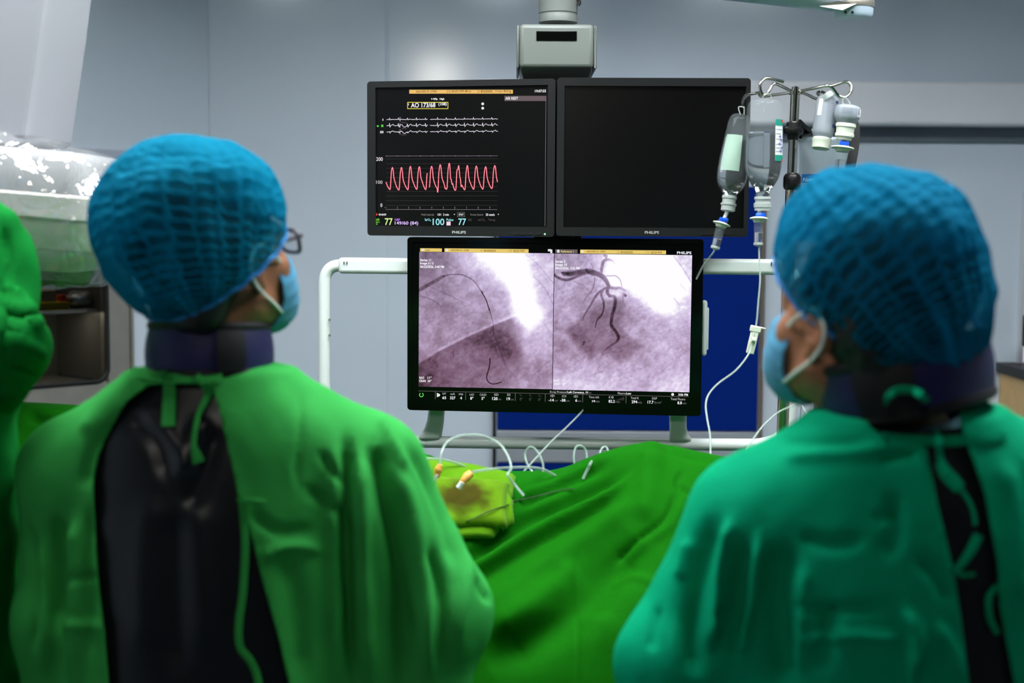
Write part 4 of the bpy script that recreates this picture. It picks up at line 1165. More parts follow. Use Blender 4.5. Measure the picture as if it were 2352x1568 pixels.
FOLDS = [([(1470, 1075), (1330, 1140), (1200, 1200), (1085, 1272), (1000, 1320)], 17, -20), ([(1490, 1062), (1360, 1150), (1220, 1225), (1100, 1300), (1020, 1345)], 12, 14),
         ([(1430, 1130), (1320, 1200), (1190, 1270), (1080, 1340)], 13, -13), ([(1455, 1150), (1350, 1235), (1230, 1310), (1120, 1400)], 22, 9), ([(1420, 1040), (1300, 1100), (1190, 1150)], 12, 9), ([(1390, 1070), (1280, 1120), (1190, 1160)], 9, -9),
         ([(1470, 1240), (1390, 1330), (1280, 1430), (1120, 1530)], 45, -22), ([(1330, 1300), (1250, 1370), (1120, 1450)], 30, 14),
         ([(1558, 1128), (1525, 1195), (1460, 1242), (1405, 1275)], 8, -7), ([(1570, 1139), (1537, 1208), (1472, 1255), (1419, 1290)], 9, 4), ([(1572, 1078), (1557, 1112), (1600, 1138)], 5, -6),
         ([(1326, 1260), (1326, 1400), (1328, 1600)], 3, -3), ([(1505, 1018), (1570, 1040), (1660, 1060), (1760, 1085)], 10, -7), ([(1490, 1030), (1490, 1100), (1480, 1200)], 26, 10), ([(1400, 1330), (1450, 1320), (1510, 1345)], 8, 4),
         ([(1250, 1092), (1210, 1120), (1185, 1160)], 14, 8), ([(1640, 1200), (1590, 1330), (1540, 1500)], 30, 12), ([(1380, 1400), (1360, 1500), (1350, 1620)], 40, 10), ([(60, 945), (120, 980), (170, 1050)], 12, -10), ([(30, 1000), (45, 1150), (55, 1350)], 14, 10)]
dv = crease(dv, dq, [(a, w, h * 1.55) for a, w, h in FOLDS], 2.55, facing=.6)
dv = dv + vnormals(dv, dq) * (.004 * vnoise(dv, 9, 3) + .0016 * vnoise(dv, 26, 4))[:, None]
drape = mk('surgical_drape', dv, dq, MT['drape'], None, origin=(xs.mean(), 2.7, .25))
tag(drape, 'bright green cloth drape spread over the table and patient', 'drape')
dtree = BVHTree.FromPolygons([Vector(p) for p in dv], [tuple(int(k) for k in q) for q in dq])
def ondrape(px, py, lift=0., fallback=2.6):
    r = Vector(ray(px, py)).normalized()
    h = dtree.ray_cast(Vector(CAM), r)
    if h[0] is None:
        for k in range(1, 40):
            h = dtree.ray_cast(Vector(CAM), Vector(ray(px, py + 2 * k)).normalized())
            if h[0] is not None: return P(px, py, h[0][1] + .002 * k) + np.array([0, -.35, .94]) * lift, np.array([0, -.35, .94])
        return P(px, py, fallback), np.array([0, -.7, .7])
    n = np.array(h[1]); n = n if n[1] < 0 or n[2] > 0 else -n
    return np.array(h[0]) + n * lift, n

# folded towels lying on the drape
MT['towel'] = cloth('yellow_green_towel', (92, 134, 10), var=.05, stain=(62, 50, 8))
MT['towel2'] = cloth('lime_towel', (84, 134, 8), var=.05)
def towel(name, quad, lift, thick, m, label, nu=46, nw=30, stain=None, wr=.004, seed=1, bulge=0.):
    u, w = np.meshgrid(np.linspace(0, 1, nu), np.linspace(0, 1, nw), indexing='ij')
    q = np.array(quad, float)
    px = (1 - w)[..., None] * ((1 - u)[..., None] * q[0] + u[..., None] * q[1]) + w[..., None] * ((1 - u)[..., None] * q[3] + u[..., None] * q[2])
    top = np.zeros((nu, nw, 3)); nr = np.zeros((nu, nw, 3))
    for i in range(nu):
        for j in range(nw):
            a, n = ondrape(px[i, j, 0], px[i, j, 1])
            top[i, j] = a; nr[i, j] = n
    for _ in range(4):
        for A in (top, nr):
            B = A.copy(); B[1:-1, 1:-1] = (A[:-2, 1:-1] + A[2:, 1:-1] + A[1:-1, :-2] + A[1:-1, 2:] + 2 * A[1:-1, 1:-1]) / 6; A[:] = B
    nr /= np.linalg.norm(nr, axis=-1)[..., None]
    e = np.minimum(np.minimum(u, 1 - u) * nu, np.minimum(w, 1 - w) * nw); rim = np.sqrt(np.clip(e / 3., 0, 1))
    nz = vnoise(top.reshape(-1, 3), 22, seed).reshape(nu, nw) * wr + vnoise(top.reshape(-1, 3), 60, seed + 1).reshape(nu, nw) * wr * .3
    up = top + nr * (lift + thick * (.25 + .75 * rim) + nz + bulge * np.sin(np.pi * u) * np.sin(np.pi * w))[..., None]
    lo = top + nr * (lift + thick * .25 * (1 - rim) - .004)[..., None]
    Vv = np.concatenate([up.reshape(-1, 3), lo.reshape(-1, 3)])
    k = np.arange(nu - 1)[:, None] * nw + np.arange(nw - 1)[None, :]
    qa = np.stack([k, k + nw, k + nw + 1, k + 1], -1).reshape(-1, 4)
    N = nu * nw
    fs = [tuple(int(z) for z in r_) for r_ in qa] + [tuple(int(z) + N for z in r_[::-1]) for r_ in qa]
    rimi = [i * nw for i in range(nu)] + [(nu - 1) * nw + j for j in range(1, nw)] + [i * nw + nw - 1 for i in range(nu - 2, -1, -1)] + [j for j in range(nw - 2, 0, -1)]
    for a, b in zip(rimi, rimi[1:] + rimi[:1]):
        fs.append((b, a, a + N, b + N))
    o = mk(name, Vv, fs, m)
    if stain is not None:
        c = np.array(stain[0]); d = (np.linalg.norm((px - c) / np.array(stain[1]), axis=-1)).ravel()
        d = d + .35 * vnoise(top.reshape(-1, 3), 40, 9) + .15 * vnoise(top.reshape(-1, 3), 120, 8)
        f = np.clip((1.1 - d) / .8, 0, .93); at = o.data.attributes.new('stain', 'FLOAT', 'POINT')
        at.data.foreach_set('value', np.concatenate([f, f]).astype(np.float32))
    return o
t1 = towel('folded_towel', [(880, 1042), (1184, 1099), (1180, 1146), (880, 1130)], .004, .014, MT['towel2'], '', seed=3, bulge=.005)
tag(t1, 'plain lime green folded towel on the drape behind the stained towel', 'towel', 'folded towels on the drape')
t2 = towel('folded_towel', [(900, 1110), (1172, 1126), (1150, 1216), (960, 1232)], .018, .014, MT['towel'], '', stain=((1050, 1164), (78, 46)), seed=5, bulge=.004)
tag(t2, 'lime green folded towel with a brown stain on the drape', 'towel', 'folded towels on the drape')
t3 = towel('folded_towel', [(1156, 1138), (1184, 1136), (1172, 1204), (1146, 1220)], .012, .012, MT['towel2'], '', nu=12, nw=20, seed=8)
tag(t3, 'narrow rolled green towel edge beside the stained towel', 'towel', 'folded towels on the drape')
t4 = towel('folded_towel', [(905, 1222), (1146, 1212), (1128, 1236), (930, 1250)], .006, .010, MT['towel2'], '', nu=40, nw=12, seed=11)
tag(t4, 'green towel hem lying just below the brown stained towel', 'towel', 'folded towels on the drape')
cv = [dv]; cf = [tuple(int(k) for k in q) for q in dq]; nn0 = len(dv)
for t_ in (t1, t2, t3, t4):
    w_ = np.array([tuple(p.co) for p in t_.data.vertices]) + ORG[t_.name]; cv.append(w_); cf += [tuple(i + nn0 for i in p.vertices) for p in t_.data.polygons]; nn0 += len(w_)
dtree = BVHTree.FromPolygons([Vector(p) for p in np.concatenate(cv)], cf)
# thin guide wire lying across the towels
MT['wire'] = mat('guide_wire_green', (18, 42, 14), rough=.4)
wp_ = [ondrape(a, b, .004)[0] for a, b in ((1010, 1225), (1035, 1215), (1060, 1203), (1085, 1193), (1110, 1182), (1135, 1172), (1160, 1162), (1180, 1153), (1200, 1146), (1230, 1139), (1260, 1134), (1290, 1129), (1320, 1125))]
tag(tube('guide_wire', wp_, .0011, MT['wire'], seg=8), 'thin dark guide wire lying across the stained towel', 'wire')
# ================================================================ DRIP STAND
MT['chrome'] = mat('polished_steel', (205, 200, 188), rough=.12, metal=1.)
MT['chrome2'] = mat('satin_steel', (176, 166, 144), rough=.22, metal=1.)
MT['knob'] = mat('black_knob_plastic', (16, 16, 15), rough=.38)
YP = 3.06
pole = empty('drip_stand', [P(1795, 1010, YP)[0] - .02, YP, 0])
tag(pole, 'chrome drip stand with black clamps and four hooks holding bottles', 'drip stand')
sp_ = YP / F
def pp(px, py, d=0.): return P(px, py, YP + d)
def c3(x, y, d=0.): return P(1600 + x / 3.565, 160 + y / 3.565, YP + d)    # position read from the enlarged view of the stand
ptop, pmid, pbot = pp(1827, 205), pp(1818, 418), pp(1797, 1010)
axis = (pbot - ptop) / np.linalg.norm(pbot - ptop)
foot = pbot + axis * ((pbot[2] - .10) / -axis[2])
tube('upper_pole', [ptop, pp(1817, 440)], 10.5 * sp_, MT['chrome'], pole, smooth=False, seg=24)
tube('lower_pole', [pp(1819, 400), foot], 13.5 * sp_, MT['chrome2'], pole, smooth=False, seg=24)
def lp(name, prof, at, m): lathe(name, [(h * sp_, r * sp_) for h, r in prof], at, axis, m, pole, seg=32)
lp('hub', [(-6, 6), (-5, 8), (-4, 8), (8, 8), (9, 14), (12, 14), (13, 9)], pp(1827, 205), MT['chrome'])
lp('clamp', [(0, 11), (3, 16), (12, 17), (16, 22), (22, 23), (27, 21), (30, 14), (36, 13), (42, 12)], pp(1823, 279), MT['knob'])
lp('clamp', [(0, 12), (4, 17), (10, 20), (30, 20), (36, 18), (39, 14)], pp(1820, 397), MT['knob'])
tube('clamp_arm', [c3(840, 430, .01), c3(885, 470, .03), c3(925, 500, .05), c3(905, 525, .05), c3(850, 552, .02)], [.007, .006, .005, .005, .004], MT['knob'], pole)
for k in range(5):
    a = k * 2 * math.pi / 5 + .3
    e = foot + np.array([math.cos(a) * .26, math.sin(a) * .26, -.02])
    e[1] = max(e[1], 2.9)
    tube('leg', [foot + np.array([0, 0, .0]), (foot + e) / 2 + np.array([0, 0, .01]), e], [.016, .014, .012], MT['chrome2'], pole)
    v, f = tubegeo(np.array([e + [-.012, 0, -.05], e + [.012, 0, -.05]]), .03, 16)
    mk('castor', v, f, MT['knob'], pole, sharp=40)
lathe('base_hub', [(-.03, .035), (.04, .03)], foot, (0, 0, 1), MT['chrome2'], pole)
hk = 3.4 * sp_
tube('hook', [c3(785, 180, -.005), c3(720, 148, -.03), c3(655, 118, -.05), c3(622, 126, -.055), c3(592, 180, -.06), c3(560, 212, -.06), c3(528, 182, -.06), c3(521, 120, -.06), c3(548, 82, -.055), c3(592, 71, -.05), c3(712, 98, -.04)], hk, MT['chrome'], pole, n=6)
tube('hook', [c3(770, 188, .005), c3(640, 206, .03), c3(545, 218, .05), c3(515, 208, .055), c3(520, 190, .05), c3(470, 196, .04), c3(405, 212, .03), c3(378, 262, .02), c3(381, 305, .01), c3(398, 325, 0)], hk, MT['chrome'], pole, n=6)
tube('hook', [c3(845, 176, -.005), c3(960, 153, -.03), c3(1075, 132, -.05), c3(1118, 158, -.05), c3(1160, 212, -.05), c3(1212, 228, -.05), c3(1256, 195, -.045), c3(1268, 142, -.04), c3(1226, 101, -.035), c3(1110, 135, -.03)], hk, MT['chrome'], pole, n=6)
tube('hook', [c3(860, 188, .005), c3(920, 212, .03), c3(985, 240, .05), c3(1005, 215, .05), c3(990, 190, .04), c3(1020, 180, .02), c3(1060, 200, .0)], hk, MT['chrome'], pole, n=6)

# ================================================================ INFUSION BOTTLES
def glassy(name, tint, ior, rough=.02):
    m, t, b, o = nt(name)
    b.inputs['Base Color'].default_value = (*tint, 1); b.inputs['Transmission Weight'].default_value = 1.
    b.inputs['IOR'].default_value = ior; b.inputs['Roughness'].default_value = rough
    return m
def film(name, col, clear, rough=.08, spec=.5):
    """thin clear plastic wall: mostly see-through with a real gloss"""
    m, t, b, o = nt(name)
    b.inputs['Base Color'].default_value = (*lin(*col), 1); b.inputs['Roughness'].default_value = rough; b.inputs['Specular IOR Level'].default_value = spec
    tr = node(t, 'ShaderNodeBsdfTransparent'); ms = node(t, 'ShaderNodeMixShader', inp={0: clear})
    t.links.new(b.outputs[0], ms.inputs[1]); t.links.new(tr.outputs[0], ms.inputs[2]); t.links.new(ms.outputs[0], o.inputs['Surface'])
    return m
MT['bottle'] = film('clear_bottle_wall', (190, 200, 204), .90, .05, 1.0)
MT['water'] = glassy('infusion_liquid', (.97, .985, .99), 1.33)
MT['frost'] = film('frosted_plastic', (205, 213, 208), .42, .35)
MT['milky'] = film('milky_plastic', (180, 188, 196), .42, .3)
MT['capw'] = mat('cream_cap_plastic', (212, 216, 200), rough=.4)
MT['valve'] = mat('blue_valve_plastic', (18, 80, 200), rough=.35)
MT['pvc'] = film('clear_tube_pvc', (170, 190, 180), .55, .15, .7)
MT['labelw'] = mat('white_paper_label', (220, 224, 222), rough=.6)
MT['labelg'] = mat('green_label_print', (20, 140, 120), rough=.6)
MT['labelr'] = mat('red_label_print', (215, 50, 50), rough=.6)
MT['inkv'] = mat('violet_pen_ink', (80, 70, 180), rough=.6)
MT['inkg'] = mat('grey_print', (120, 126, 140), rough=.6)
MT['inkb'] = mat('navy_print', (40, 50, 110), rough=.6)
MT['paleg'] = film('pale_green_label', (170, 200, 180), .25, .5)
SB = None
def axisof(a, b):
    d = b - a; L = np.linalg.norm(d); return d / L, L
def infusion(name, label, top, bot, prof, liquid, sx=1., sy=1., wall='bottle', group='infusion bottles on the drip stand', cap=None, capm='frost'):
    """prof: (px along axis, px radius) from the base (up) to the neck (down)"""
    ax, L = axisof(top, bot)
    root = empty(name, bot); tag(root, label, 'bottle', group)
    s = np.linalg.norm(bot - top) / prof[-1][0]
    pr = smoothline([(h * s, r * s) for h, r in prof], 5)
    lathe('bottle_body', [(h, max(r, .0005)) for h, r in pr], top, ax, MT[wall], root, seg=40, sx=sx, sy=sy, sharp=80)
    if liquid is not None:
        lq = [(h, max(r - .0022, .0004)) for h, r in pr if h >= liquid * s]
        lq = [(liquid * s, .0005), (liquid * s, lq[0][1])] + lq[1:]
        lathe('liquid', lq, top, ax, MT['water'], root, seg=40, sx=sx, sy=sy, sharp=50)
    if cap:
        lathe('cap', [(h * s, r * s) for h, r in cap], top, ax, MT[capm], root, seg=32)
    return root, ax, s
def spike(root, p0, p1, p2, p3, r, name='drip_chamber', level=.5):
    """valve, flange, chamber hanging below a bottle; p0 cap end .. p3 tube start"""
    pass
# bottle A (outer left, slim, tilted) and bottle B (large, upright)
pa = [(0, 6), (2, 16), (8, 22), (20, 26), (60, 31), (110, 36), (150, 37), (170, 33), (185, 24), (194, 17), (204, 15), (212, 15)]
A, axA, sA = infusion('infusion_bottle', 'slim tilted clear infusion bottle hanging outermost on the left', c3(358, 362, .0), c3(264, 1085, -.01), pa, 58, cap=[(196, 17), (199, 18), (203, 18), (205, 16), (214, 16), (215, 19), (219, 19), (221, 17), (232, 17), (234, 12)])
pb = [(0, 8), (1.5, 22), (6, 34), (16, 39), (40, 41), (90, 42), (140, 43), (165, 41), (185, 34), (200, 25), (210, 18), (220, 17), (232, 17)]
B, axB, sB = infusion('infusion_bottle', 'large clear infusion bottle with a green and white label', c3(560, 240, -.06), c3(540, 1075, -.06), pb, 76, cap=[(222, 18), (224, 19), (228, 19), (229, 17), (236, 17), (237, 20), (246, 20), (248, 18), (254, 18)])
# labels wrapped on the bottle walls
def wrap(name, top, ax, s, prof, h0, h1, a0, a1, m, root, off=.0008, n=14, rows=12, radius_scale=1.):
    ref = np.array([1, 0, 0.]); u = ref - ax * ref.dot(ax); u /= np.linalg.norm(u); w = np.cross(ax, u)
    hp = [p[0] for p in prof]; rp = [p[1] for p in prof]; v = []; f = []
    for i in range(rows + 1):
        h = h0 + (h1 - h0) * i / rows; r = np.interp(h, hp, rp) * s * radius_scale + off
        for j in range(n + 1):
            t = math.radians(a0 + (a1 - a0) * j / n)
            v.append(top + ax * h * s + u * r * math.cos(t) + w * r * math.sin(t))
    for i in range(rows):
        for j in range(n):
            k = i * (n + 1) + j; f.append((k, k + 1, k + n + 2, k + n + 1))
    return mk(name, v, f, m, root)
topA, topB = c3(358, 362, .0), c3(560, 240, -.06)
# find the angle facing the camera: -y direction
def camang(ax):
    ref = np.array([1, 0, 0.]); u = ref - ax * ref.dot(ax); u /= np.linalg.norm(u); w = np.cross(ax, u); d = np.array([0, -1, 0])
    return math.degrees(math.atan2(d @ w, d @ u)), (1 if np.array([1, 0, 0]) @ u > 0 else -1), w
cB, _, wB = camang(axB); sg = 1 if cB < 0 else -1      # moving towards angle 0 goes to the right of the picture
def angB(x): return cB + sg * x                        # x degrees to the right of the camera-facing line
wrap('paper_label', topB, axB, sB, pb, 48, 142, angB(26), angB(66), MT['labelw'], B)
wrap('label_band', topB, axB, sB, pb, 48, 62, angB(26), angB(66), MT['labelg'], B, off=.0013, rows=4)
wrap('label_band', topB, axB, sB, pb, 128, 142, angB(26), angB(66), MT['labelg'], B, off=.0013, rows=4)
wrap('label_mark', topB, axB, sB, pb, 49, 54, angB(52), angB(64), MT['labelr'], B, off=.0016, rows=2)
wrap('label_mark', topB, axB, sB, pb, 138, 142, angB(54), angB(64), MT['labelr'], B, off=.0016, rows=2)
for h in (70, 80, 92, 104, 112, 120):
    wrap('label_print', topB, axB, sB, pb, h, h + 1.2, angB(28), angB(60 if h != 80 else 48), MT['inkg'], B, off=.0013, rows=1)
for k, (h0, a0) in enumerate(((82, 46), (90, 54), (98, 44), (106, 58), (114, 50))):
    wrap('pen_stroke', topB, axB, sB, pb, h0, h0 + 11, angB(a0), angB(a0 + 2.2), MT['inkv'], B, off=.0014, n=2, rows=4)
    wrap('pen_stroke', topB, axB, sB, pb, h0 + 4, h0 + 5.4, angB(a0 - 7), angB(a0 + 8), MT['inkv'], B, off=.0014, n=6, rows=1)
cA, _, wA = camang(axA); sgA = 1 if cA < 0 else -1
wrap('pale_label', topA, axA, sA, pa, 54, 140, cA - sgA * 62, cA + sgA * 14, MT['paleg'], A)
# hanging loops
tube('hanger', [topA + [0, 0, -.001], topA + [-.004, 0, .014], c3(392, 322, 0) + [-.002, 0, .004], topA + [.008, 0, .012], topA + [.008, 0, -.001]], .0012, MT['frost'], A)
tube('hanger', [topB + [-.006, 0, -.001], c3(572, 214, -.06) + [-.006, -.004, .0], c3(572, 212, -.06) + [.003, -.006, .003], topB + [.012, 0, .006], topB + [.012, 0, -.002]], .0014, MT['frost'], B)
# bottle C and D on the right
pc = [(0, 8), (2, 18), (8, 24), (30, 25), (70, 25), (86, 24), (94, 21), (99, 19), (103, 19)]
Cc, axC, sC = infusion('infusion_bottle', 'tilted milky plastic bottle with blue printing right of the chrome pole', c3(1078, 215, -.02), c3(1025, 580, -.03), pc, 28, wall='milky', cap=[(97, 20), (99, 22), (104, 22), (106, 21), (121, 20), (123, 17)], capm='capw')
topC = c3(1078, 215, -.02); cC, _, wC = camang(axC); sgC = 1 if cC < 0 else -1
for h in range(20, 66, 5):
    wrap('label_print', topC, axC, sC, pc, h, h + 1.3, cC - sgC * 8, cC + sgC * (28 + (h * 7) % 18), MT['inkg'], Cc, rows=1)
wrap('label_print', topC, axC, sC, pc, 12, 50, cC - sgC * 58, cC - sgC * 34, MT['labelw'], Cc, rows=6)
wrap('label_mark', topC, axC, sC, pc, 12, 18, cC + sgC * 36, cC + sgC * 66, MT['inkb'], Cc, rows=2)
wrap('label_mark', topC, axC, sC, pc, 66, 74, cC + sgC * 34, cC + sgC * 66, MT['inkb'], Cc, rows=2)
ribbon('hanger', [c3(1015, 245, -.03), c3(1060, 215, -.05), c3(1110, 185, -.05), c3(1140, 172, -.045)], .012, (0, -1, .2), MT['frost'], Cc, thick=.0014)
pd = [(0, 8), (2, 20), (7, 28), (20, 30), (30, 29), (38, 25), (44, 21), (48, 20)]
Dd, axD, sD = infusion('infusion_bottle', 'short milky bottle with a ribbed cream cap, rightmost on the stand', c3(1245, 285, -.05), c3(1222, 455, -.05), pd, 10, wall='milky', cap=[(44, 22), (46, 23), (52, 23), (54, 21), (66, 20), (68, 22), (74, 22), (76, 18), (82, 17), (83, 10)], capm='capw')
topD = c3(1245, 285, -.05); cD, _, wD = camang(axD); sgD = 1 if cD < 0 else -1
for h in (10, 14, 18, 22):
    wrap('label_print', topD, axD, sD, pd, h, h + 1.2, cD - sgD * 40, cD + sgD * 10, MT['inkg'], Dd, rows=1)
wrap('label_print', topD, axD, sD, pd, 6, 28, cD + sgD * 36, cD + sgD * 62, MT['labelw'], Dd, rows=4)
wrap('label_mark', topD, axD, sD, pd, 9, 24, cD + sgD * 40, cD + sgD * 46, MT['inkb'], Dd, off=.0014, rows=4)
tube('hanger', [c3(1215, 290, -.05), c3(1195, 270, -.05), c3(1210, 226, -.052), c3(1240, 255, -.05), c3(1262, 290, -.05)], .0016, MT['frost'], Dd)

# drip sets: spike, valve, flange, chamber
def dripset(name, label, cap_end, neck, flange, ch0, ch1, tube_pts, r_ch, valve_side, level, group='drip sets', ok=None):
    root = empty(name, ch1); tag(root, label, 'drip set', group)
    ax, L = axisof(cap_end, ch1)
    tube('spike', [cap_end, neck, flange], .0042, MT['capw'], root, smooth=False, seg=14)
    lathe('flange', [(-.003, r_ch * 1.3), (-.001, r_ch * 1.9), (.001, r_ch * 1.95), (.0025, r_ch * 1.3), (.008, r_ch * 1.1)], flange, ax, MT['capw'], root, seg=28)
    a2, l2 = axisof(ch0, ch1)
    lathe('chamber', [(0, r_ch), (.004, r_ch * 1.02), (l2 * .9, r_ch * .96), (l2 * .97, r_ch * .8), (l2, r_ch * .35)], ch0, a2, MT['bottle'], root, seg=24)
    lathe('chamber_end', [(l2 * .88, r_ch * 1.04), (l2 * .98, r_ch * 1.0), (l2 * 1.04, .0032)], ch0, a2, MT['frost'], root, seg=24)
    lathe('chamber_liquid', [(l2 * level, r_ch * .05), (l2 * level, r_ch * .88), (l2 * .87, r_ch * .86), (l2 * .88, r_ch * .1)], ch0, a2, MT['water'], root, seg=24)
    v0 = neck
    if ok: v0 = neck
    sd = np.array([valve_side, 0, 0.])
    lathe('valve', [(-.010, .0046), (-.009, .0056), (.006, .0056), (.0075, .0046), (.0085, .0034)], v0 + np.array([0, -.006, 0]), sd + np.array([0, 0, -.12]), MT['valve'], root, seg=16)
    lathe('valve_knob', [(0, .0052), (.004, .0052), (.0044, .003)], v0 + sd * -.007 + np.array([0, -.007, 0]), (0, -1, 0), MT['valve'], root, seg=16)
    if tube_pts:
        tube('line', tube_pts, .0021, MT['pvc'], root, seg=10)
    return root
dsA = dripset('drip_set', 'drip chamber with blue valve below the slim tilted bottle', c3(248, 1165, -.012), c3(222, 1232, -.014), c3(205, 1262, -.015), c3(198, 1285, -.015), c3(150, 1468, -.02), [c3(150, 1470, -.02), c3(130, 1505, -.02), c3(95, 1550, .0), P(1614, 612, 3.12), P(1600, 640, 3.2)], .0098, 1, .55)
wire_ = lambda l, Y: [P(a, b, Y) for a, b in l]
tb = [(1743.5, 568), (1744, 600), (1746, 640), (1742, 690), (1737, 745), (1727, 790), (1718, 815), (1690, 850), (1650, 880), (1628, 905), (1621, 930), (1625, 965), (1631, 1000), (1632, 1044)]
dsB = dripset('drip_set', 'drip chamber and long tubing below the large green labelled bottle', c3(515, 1145, -.062), c3(512, 1192, -.064), c3(510, 1218, -.064), c3(508, 1246, -.064), c3(505, 1440, -.07), [P(a, b, np.interp(b, [560, 800, 1040], [YP - .07, 2.95, 2.80])) for a, b in tb], .0098, -1, .45)
# roller clamp on the line
def rollerclamp(root, a, b, Y, w=.016):
    p, q = P(*a, Y), P(*b, Y); ax, L = axisof(p, q)
    sdv = np.cross(ax, [0, -1, 0]); sdv /= np.linalg.norm(sdv); R = np.stack([sdv, np.cross(ax, sdv), ax], 1)
    box('clamp_body', (p + q) / 2 + ax * L * .1, (w * .72, .012, L * .8), MT['capw'], root, R=R, bevel=.002)
    box('clamp_head', p + ax * L * .12, (w * 1.0, .013, L * .22), MT['capw'], root, R=R, bevel=.002)
    box('clamp_lip', p + ax * L * .03 + sdv * w * .5 * (1 if sdv[0] > 0 else -1), (w * .9, .010, L * .05), MT['capw'], root, R=R, bevel=.001)
    v, f = tubegeo(np.array([(p + q) / 2 + sdv * -.004 + [0, -.006, 0], (p + q) / 2 + sdv * .004 + [0, -.006, 0]]), .006, 16)
    mk('clamp_wheel', v, f, MT['capw'], root, sharp=40)
rollerclamp(dsB, (1737, 748), (1722, 812), 2.96, .022)
dsD = dripset('drip_set', 'drip chamber with blue valve below the short milky bottle', c3(1205, 578, -.05), c3(1208, 606, -.052), c3(1195, 640, -.052), c3(1190, 664, -.052), c3(1165, 880, -.055), [c3(1165, 882, -.055), P(1922, 440, YP - .03), P(1915, 520, YP), P(1890, 700, YP + .02), P(1850, 860, YP), P(1838, 905, YP)], .0125, 1, .35)

# saline bag behind the pole
bag = empty('saline_bag', c3(1040, 1060, .06)); tag(bag, 'translucent saline bag with blue printed band behind the pole', 'infusion bag')
MT['bag'] = film('saline_bag_film', (150, 164, 172), .45, .2)
MT['bagblue'] = film('saline_blue_print', (30, 120, 200), .1, .4)
nu, nw = 24, 30; bv = []; bf = []
def bagpt(u, w, side):
    x = 835 + (1235 - 835) * u + 8 * math.sin(w * 5); y = 550 + (1060 - 550) * w
    th = .022 * (max(math.sin(math.pi * u), 0) ** .6) * (max(math.sin(math.pi * min(max(w, 0), 1)), 0) ** .5) * (.5 + .6 * w)
    return c3(x, y, .055 + side * th + .01 * w)
for side in (-1, 1):
    n0 = len(bv)
    for i in range(nu + 1):
        for j in range(nw + 1): bv.append(bagpt(i / nu, j / nw, side))
    for i in range(nu):
        for j in range(nw):
            k = n0 + i * (nw + 1) + j; q = (k, k + nw + 1, k + nw + 2, k + 1); bf.append(q if side < 0 else q[::-1])
mk('bag_body', bv, bf, MT['bag'], bag)
def bagstrip(name, u0, u1, w0, w1, m, off=.0015):
    v = [bagpt(u0 + (u1 - u0) * i / 12, w0 + (w1 - w0) * j / 4, -1) + np.array([0, -off, 0]) for i in range(13) for j in range(5)]
    f = [(i * 5 + j, i * 5 + 5 + j, i * 5 + 6 + j, i * 5 + 1 + j) for i in range(12) for j in range(4)]
    return mk(name, v, f, m, bag)
bagstrip('print_band', .06, .94, .595, .735, MT['bagblue'])
bagstrip('print_band', .06, .94, .735, .98, MT['frost'])
for w in (.77, .82, .87): bagstrip('fine_print', .1, .3, w, w + .008, MT['inkg'], .003)
for u in (.82,): bagstrip('white_print', .78, .86, .2, .202, MT['labelw'], .002)
MT['printw'] = mat('white_print', (235, 240, 245), rough=.6)
cu = bpy.data.curves.new('t', 'FONT'); cu.body = 'Natri Clorid 0.9%'; cu.offset = .01
to = bpy.data.objects.new('t', cu); COL.objects.link(to); dg = bpy.context.evaluated_depsgraph_get(); dg.update()
me = bpy.data.meshes.new_from_object(to.evaluated_get(dg)); tv = np.array([p.co for p in me.vertices]); tf = [tuple(p.vertices) for p in me.polygons]
bpy.data.objects.remove(to); bpy.data.curves.remove(cu)
lo_, hi_ = tv.min(0), tv.max(0)
vv = [bagpt(.09 + .80 * (p[0] - lo_[0]) / (hi_[0] - lo_[0]), .715 - .06 * (p[1] - lo_[1]) / (hi_[1] - lo_[1]), -1) + np.array([0, -.004, 0]) for p in tv]
mk('bag_lettering', vv, tf, MT['printw'], bag, smooth=False)['kind'] = 'stuff'
tube('bag_hanger', [c3(1000, 560, .055), c3(960, 500, .055), c3(915, 505, .05)], .003, MT['frost'], bag)

# black strap hanging from the stand, passing behind the bottles
MT['strap'] = mat('black_strap', (9, 8, 8), rough=.6)
sp2 = [P(1842, 300, 3.10), P(1875, 302, 3.13), P(1930, 282, 3.14), P(1960, 282, 3.13), P(1962, 330, 3.12), P(1950, 400, 3.11), P(1930, 520, 3.11), P(1900, 700, 3.10), P(1882, 850, 3.08), P(1876, 920, 3.05), P(1871, 970, 3.0), P(1868, 1040, 2.95), P(1866, 1090, 2.9)]
tag(ribbon('strap', sp2, [.010, .012, .018, .022, .022, .02, .014, .012, .010, .010, .010], (-.25, -1, .05), MT['strap'], thick=.004), 'black strap running down from the stand behind the bottles', 'strap')

# loose infusion line with white clamp near the bottom right
l2 = empty('infusion_line', P(1690, 1060, 2.8)); tag(l2, 'clear infusion line with white clamp looping beside the drip stand', 'tubing', 'clear tubing')
tube('line', [P(1838, 905, YP), P(1836, 926, 3.0), P(1826, 930, 2.96), P(1790, 945, 2.93), P(1755, 975, 2.9), P(1725, 1015, 2.86), P(1700, 1055, 2.82), P(1690, 1075, 2.8)], .0021, MT['pvc'], l2)
tube('line', [P(1838, 926, 3.0), P(1850, 945, 2.98), P(1858, 965, 2.96), P(1868, 985, 2.94), P(1880, 1040, 2.9)], .0021, MT['pvc'], l2)
tube('line', [P(1676, 1060, 2.8), P(1710, 1040, 2.82), P(1745, 1025, 2.86), P(1765, 1028, 2.9), P(1772, 1045, 2.9)], .002, MT['pvc'], l2)
rollerclamp(l2, (1827, 862), (1834, 924), 3.0, .013)
tag(tube('thin_cable', [P(1850, 840, 3.1), P(1846, 880, 3.09), P(1838, 960, 3.08), P(1836, 1000, 3.05), P(1836, 1080, 2.95)], .0012, MT['inkg']), 'thin grey cable hanging just right of the drip stand pole', 'cable')

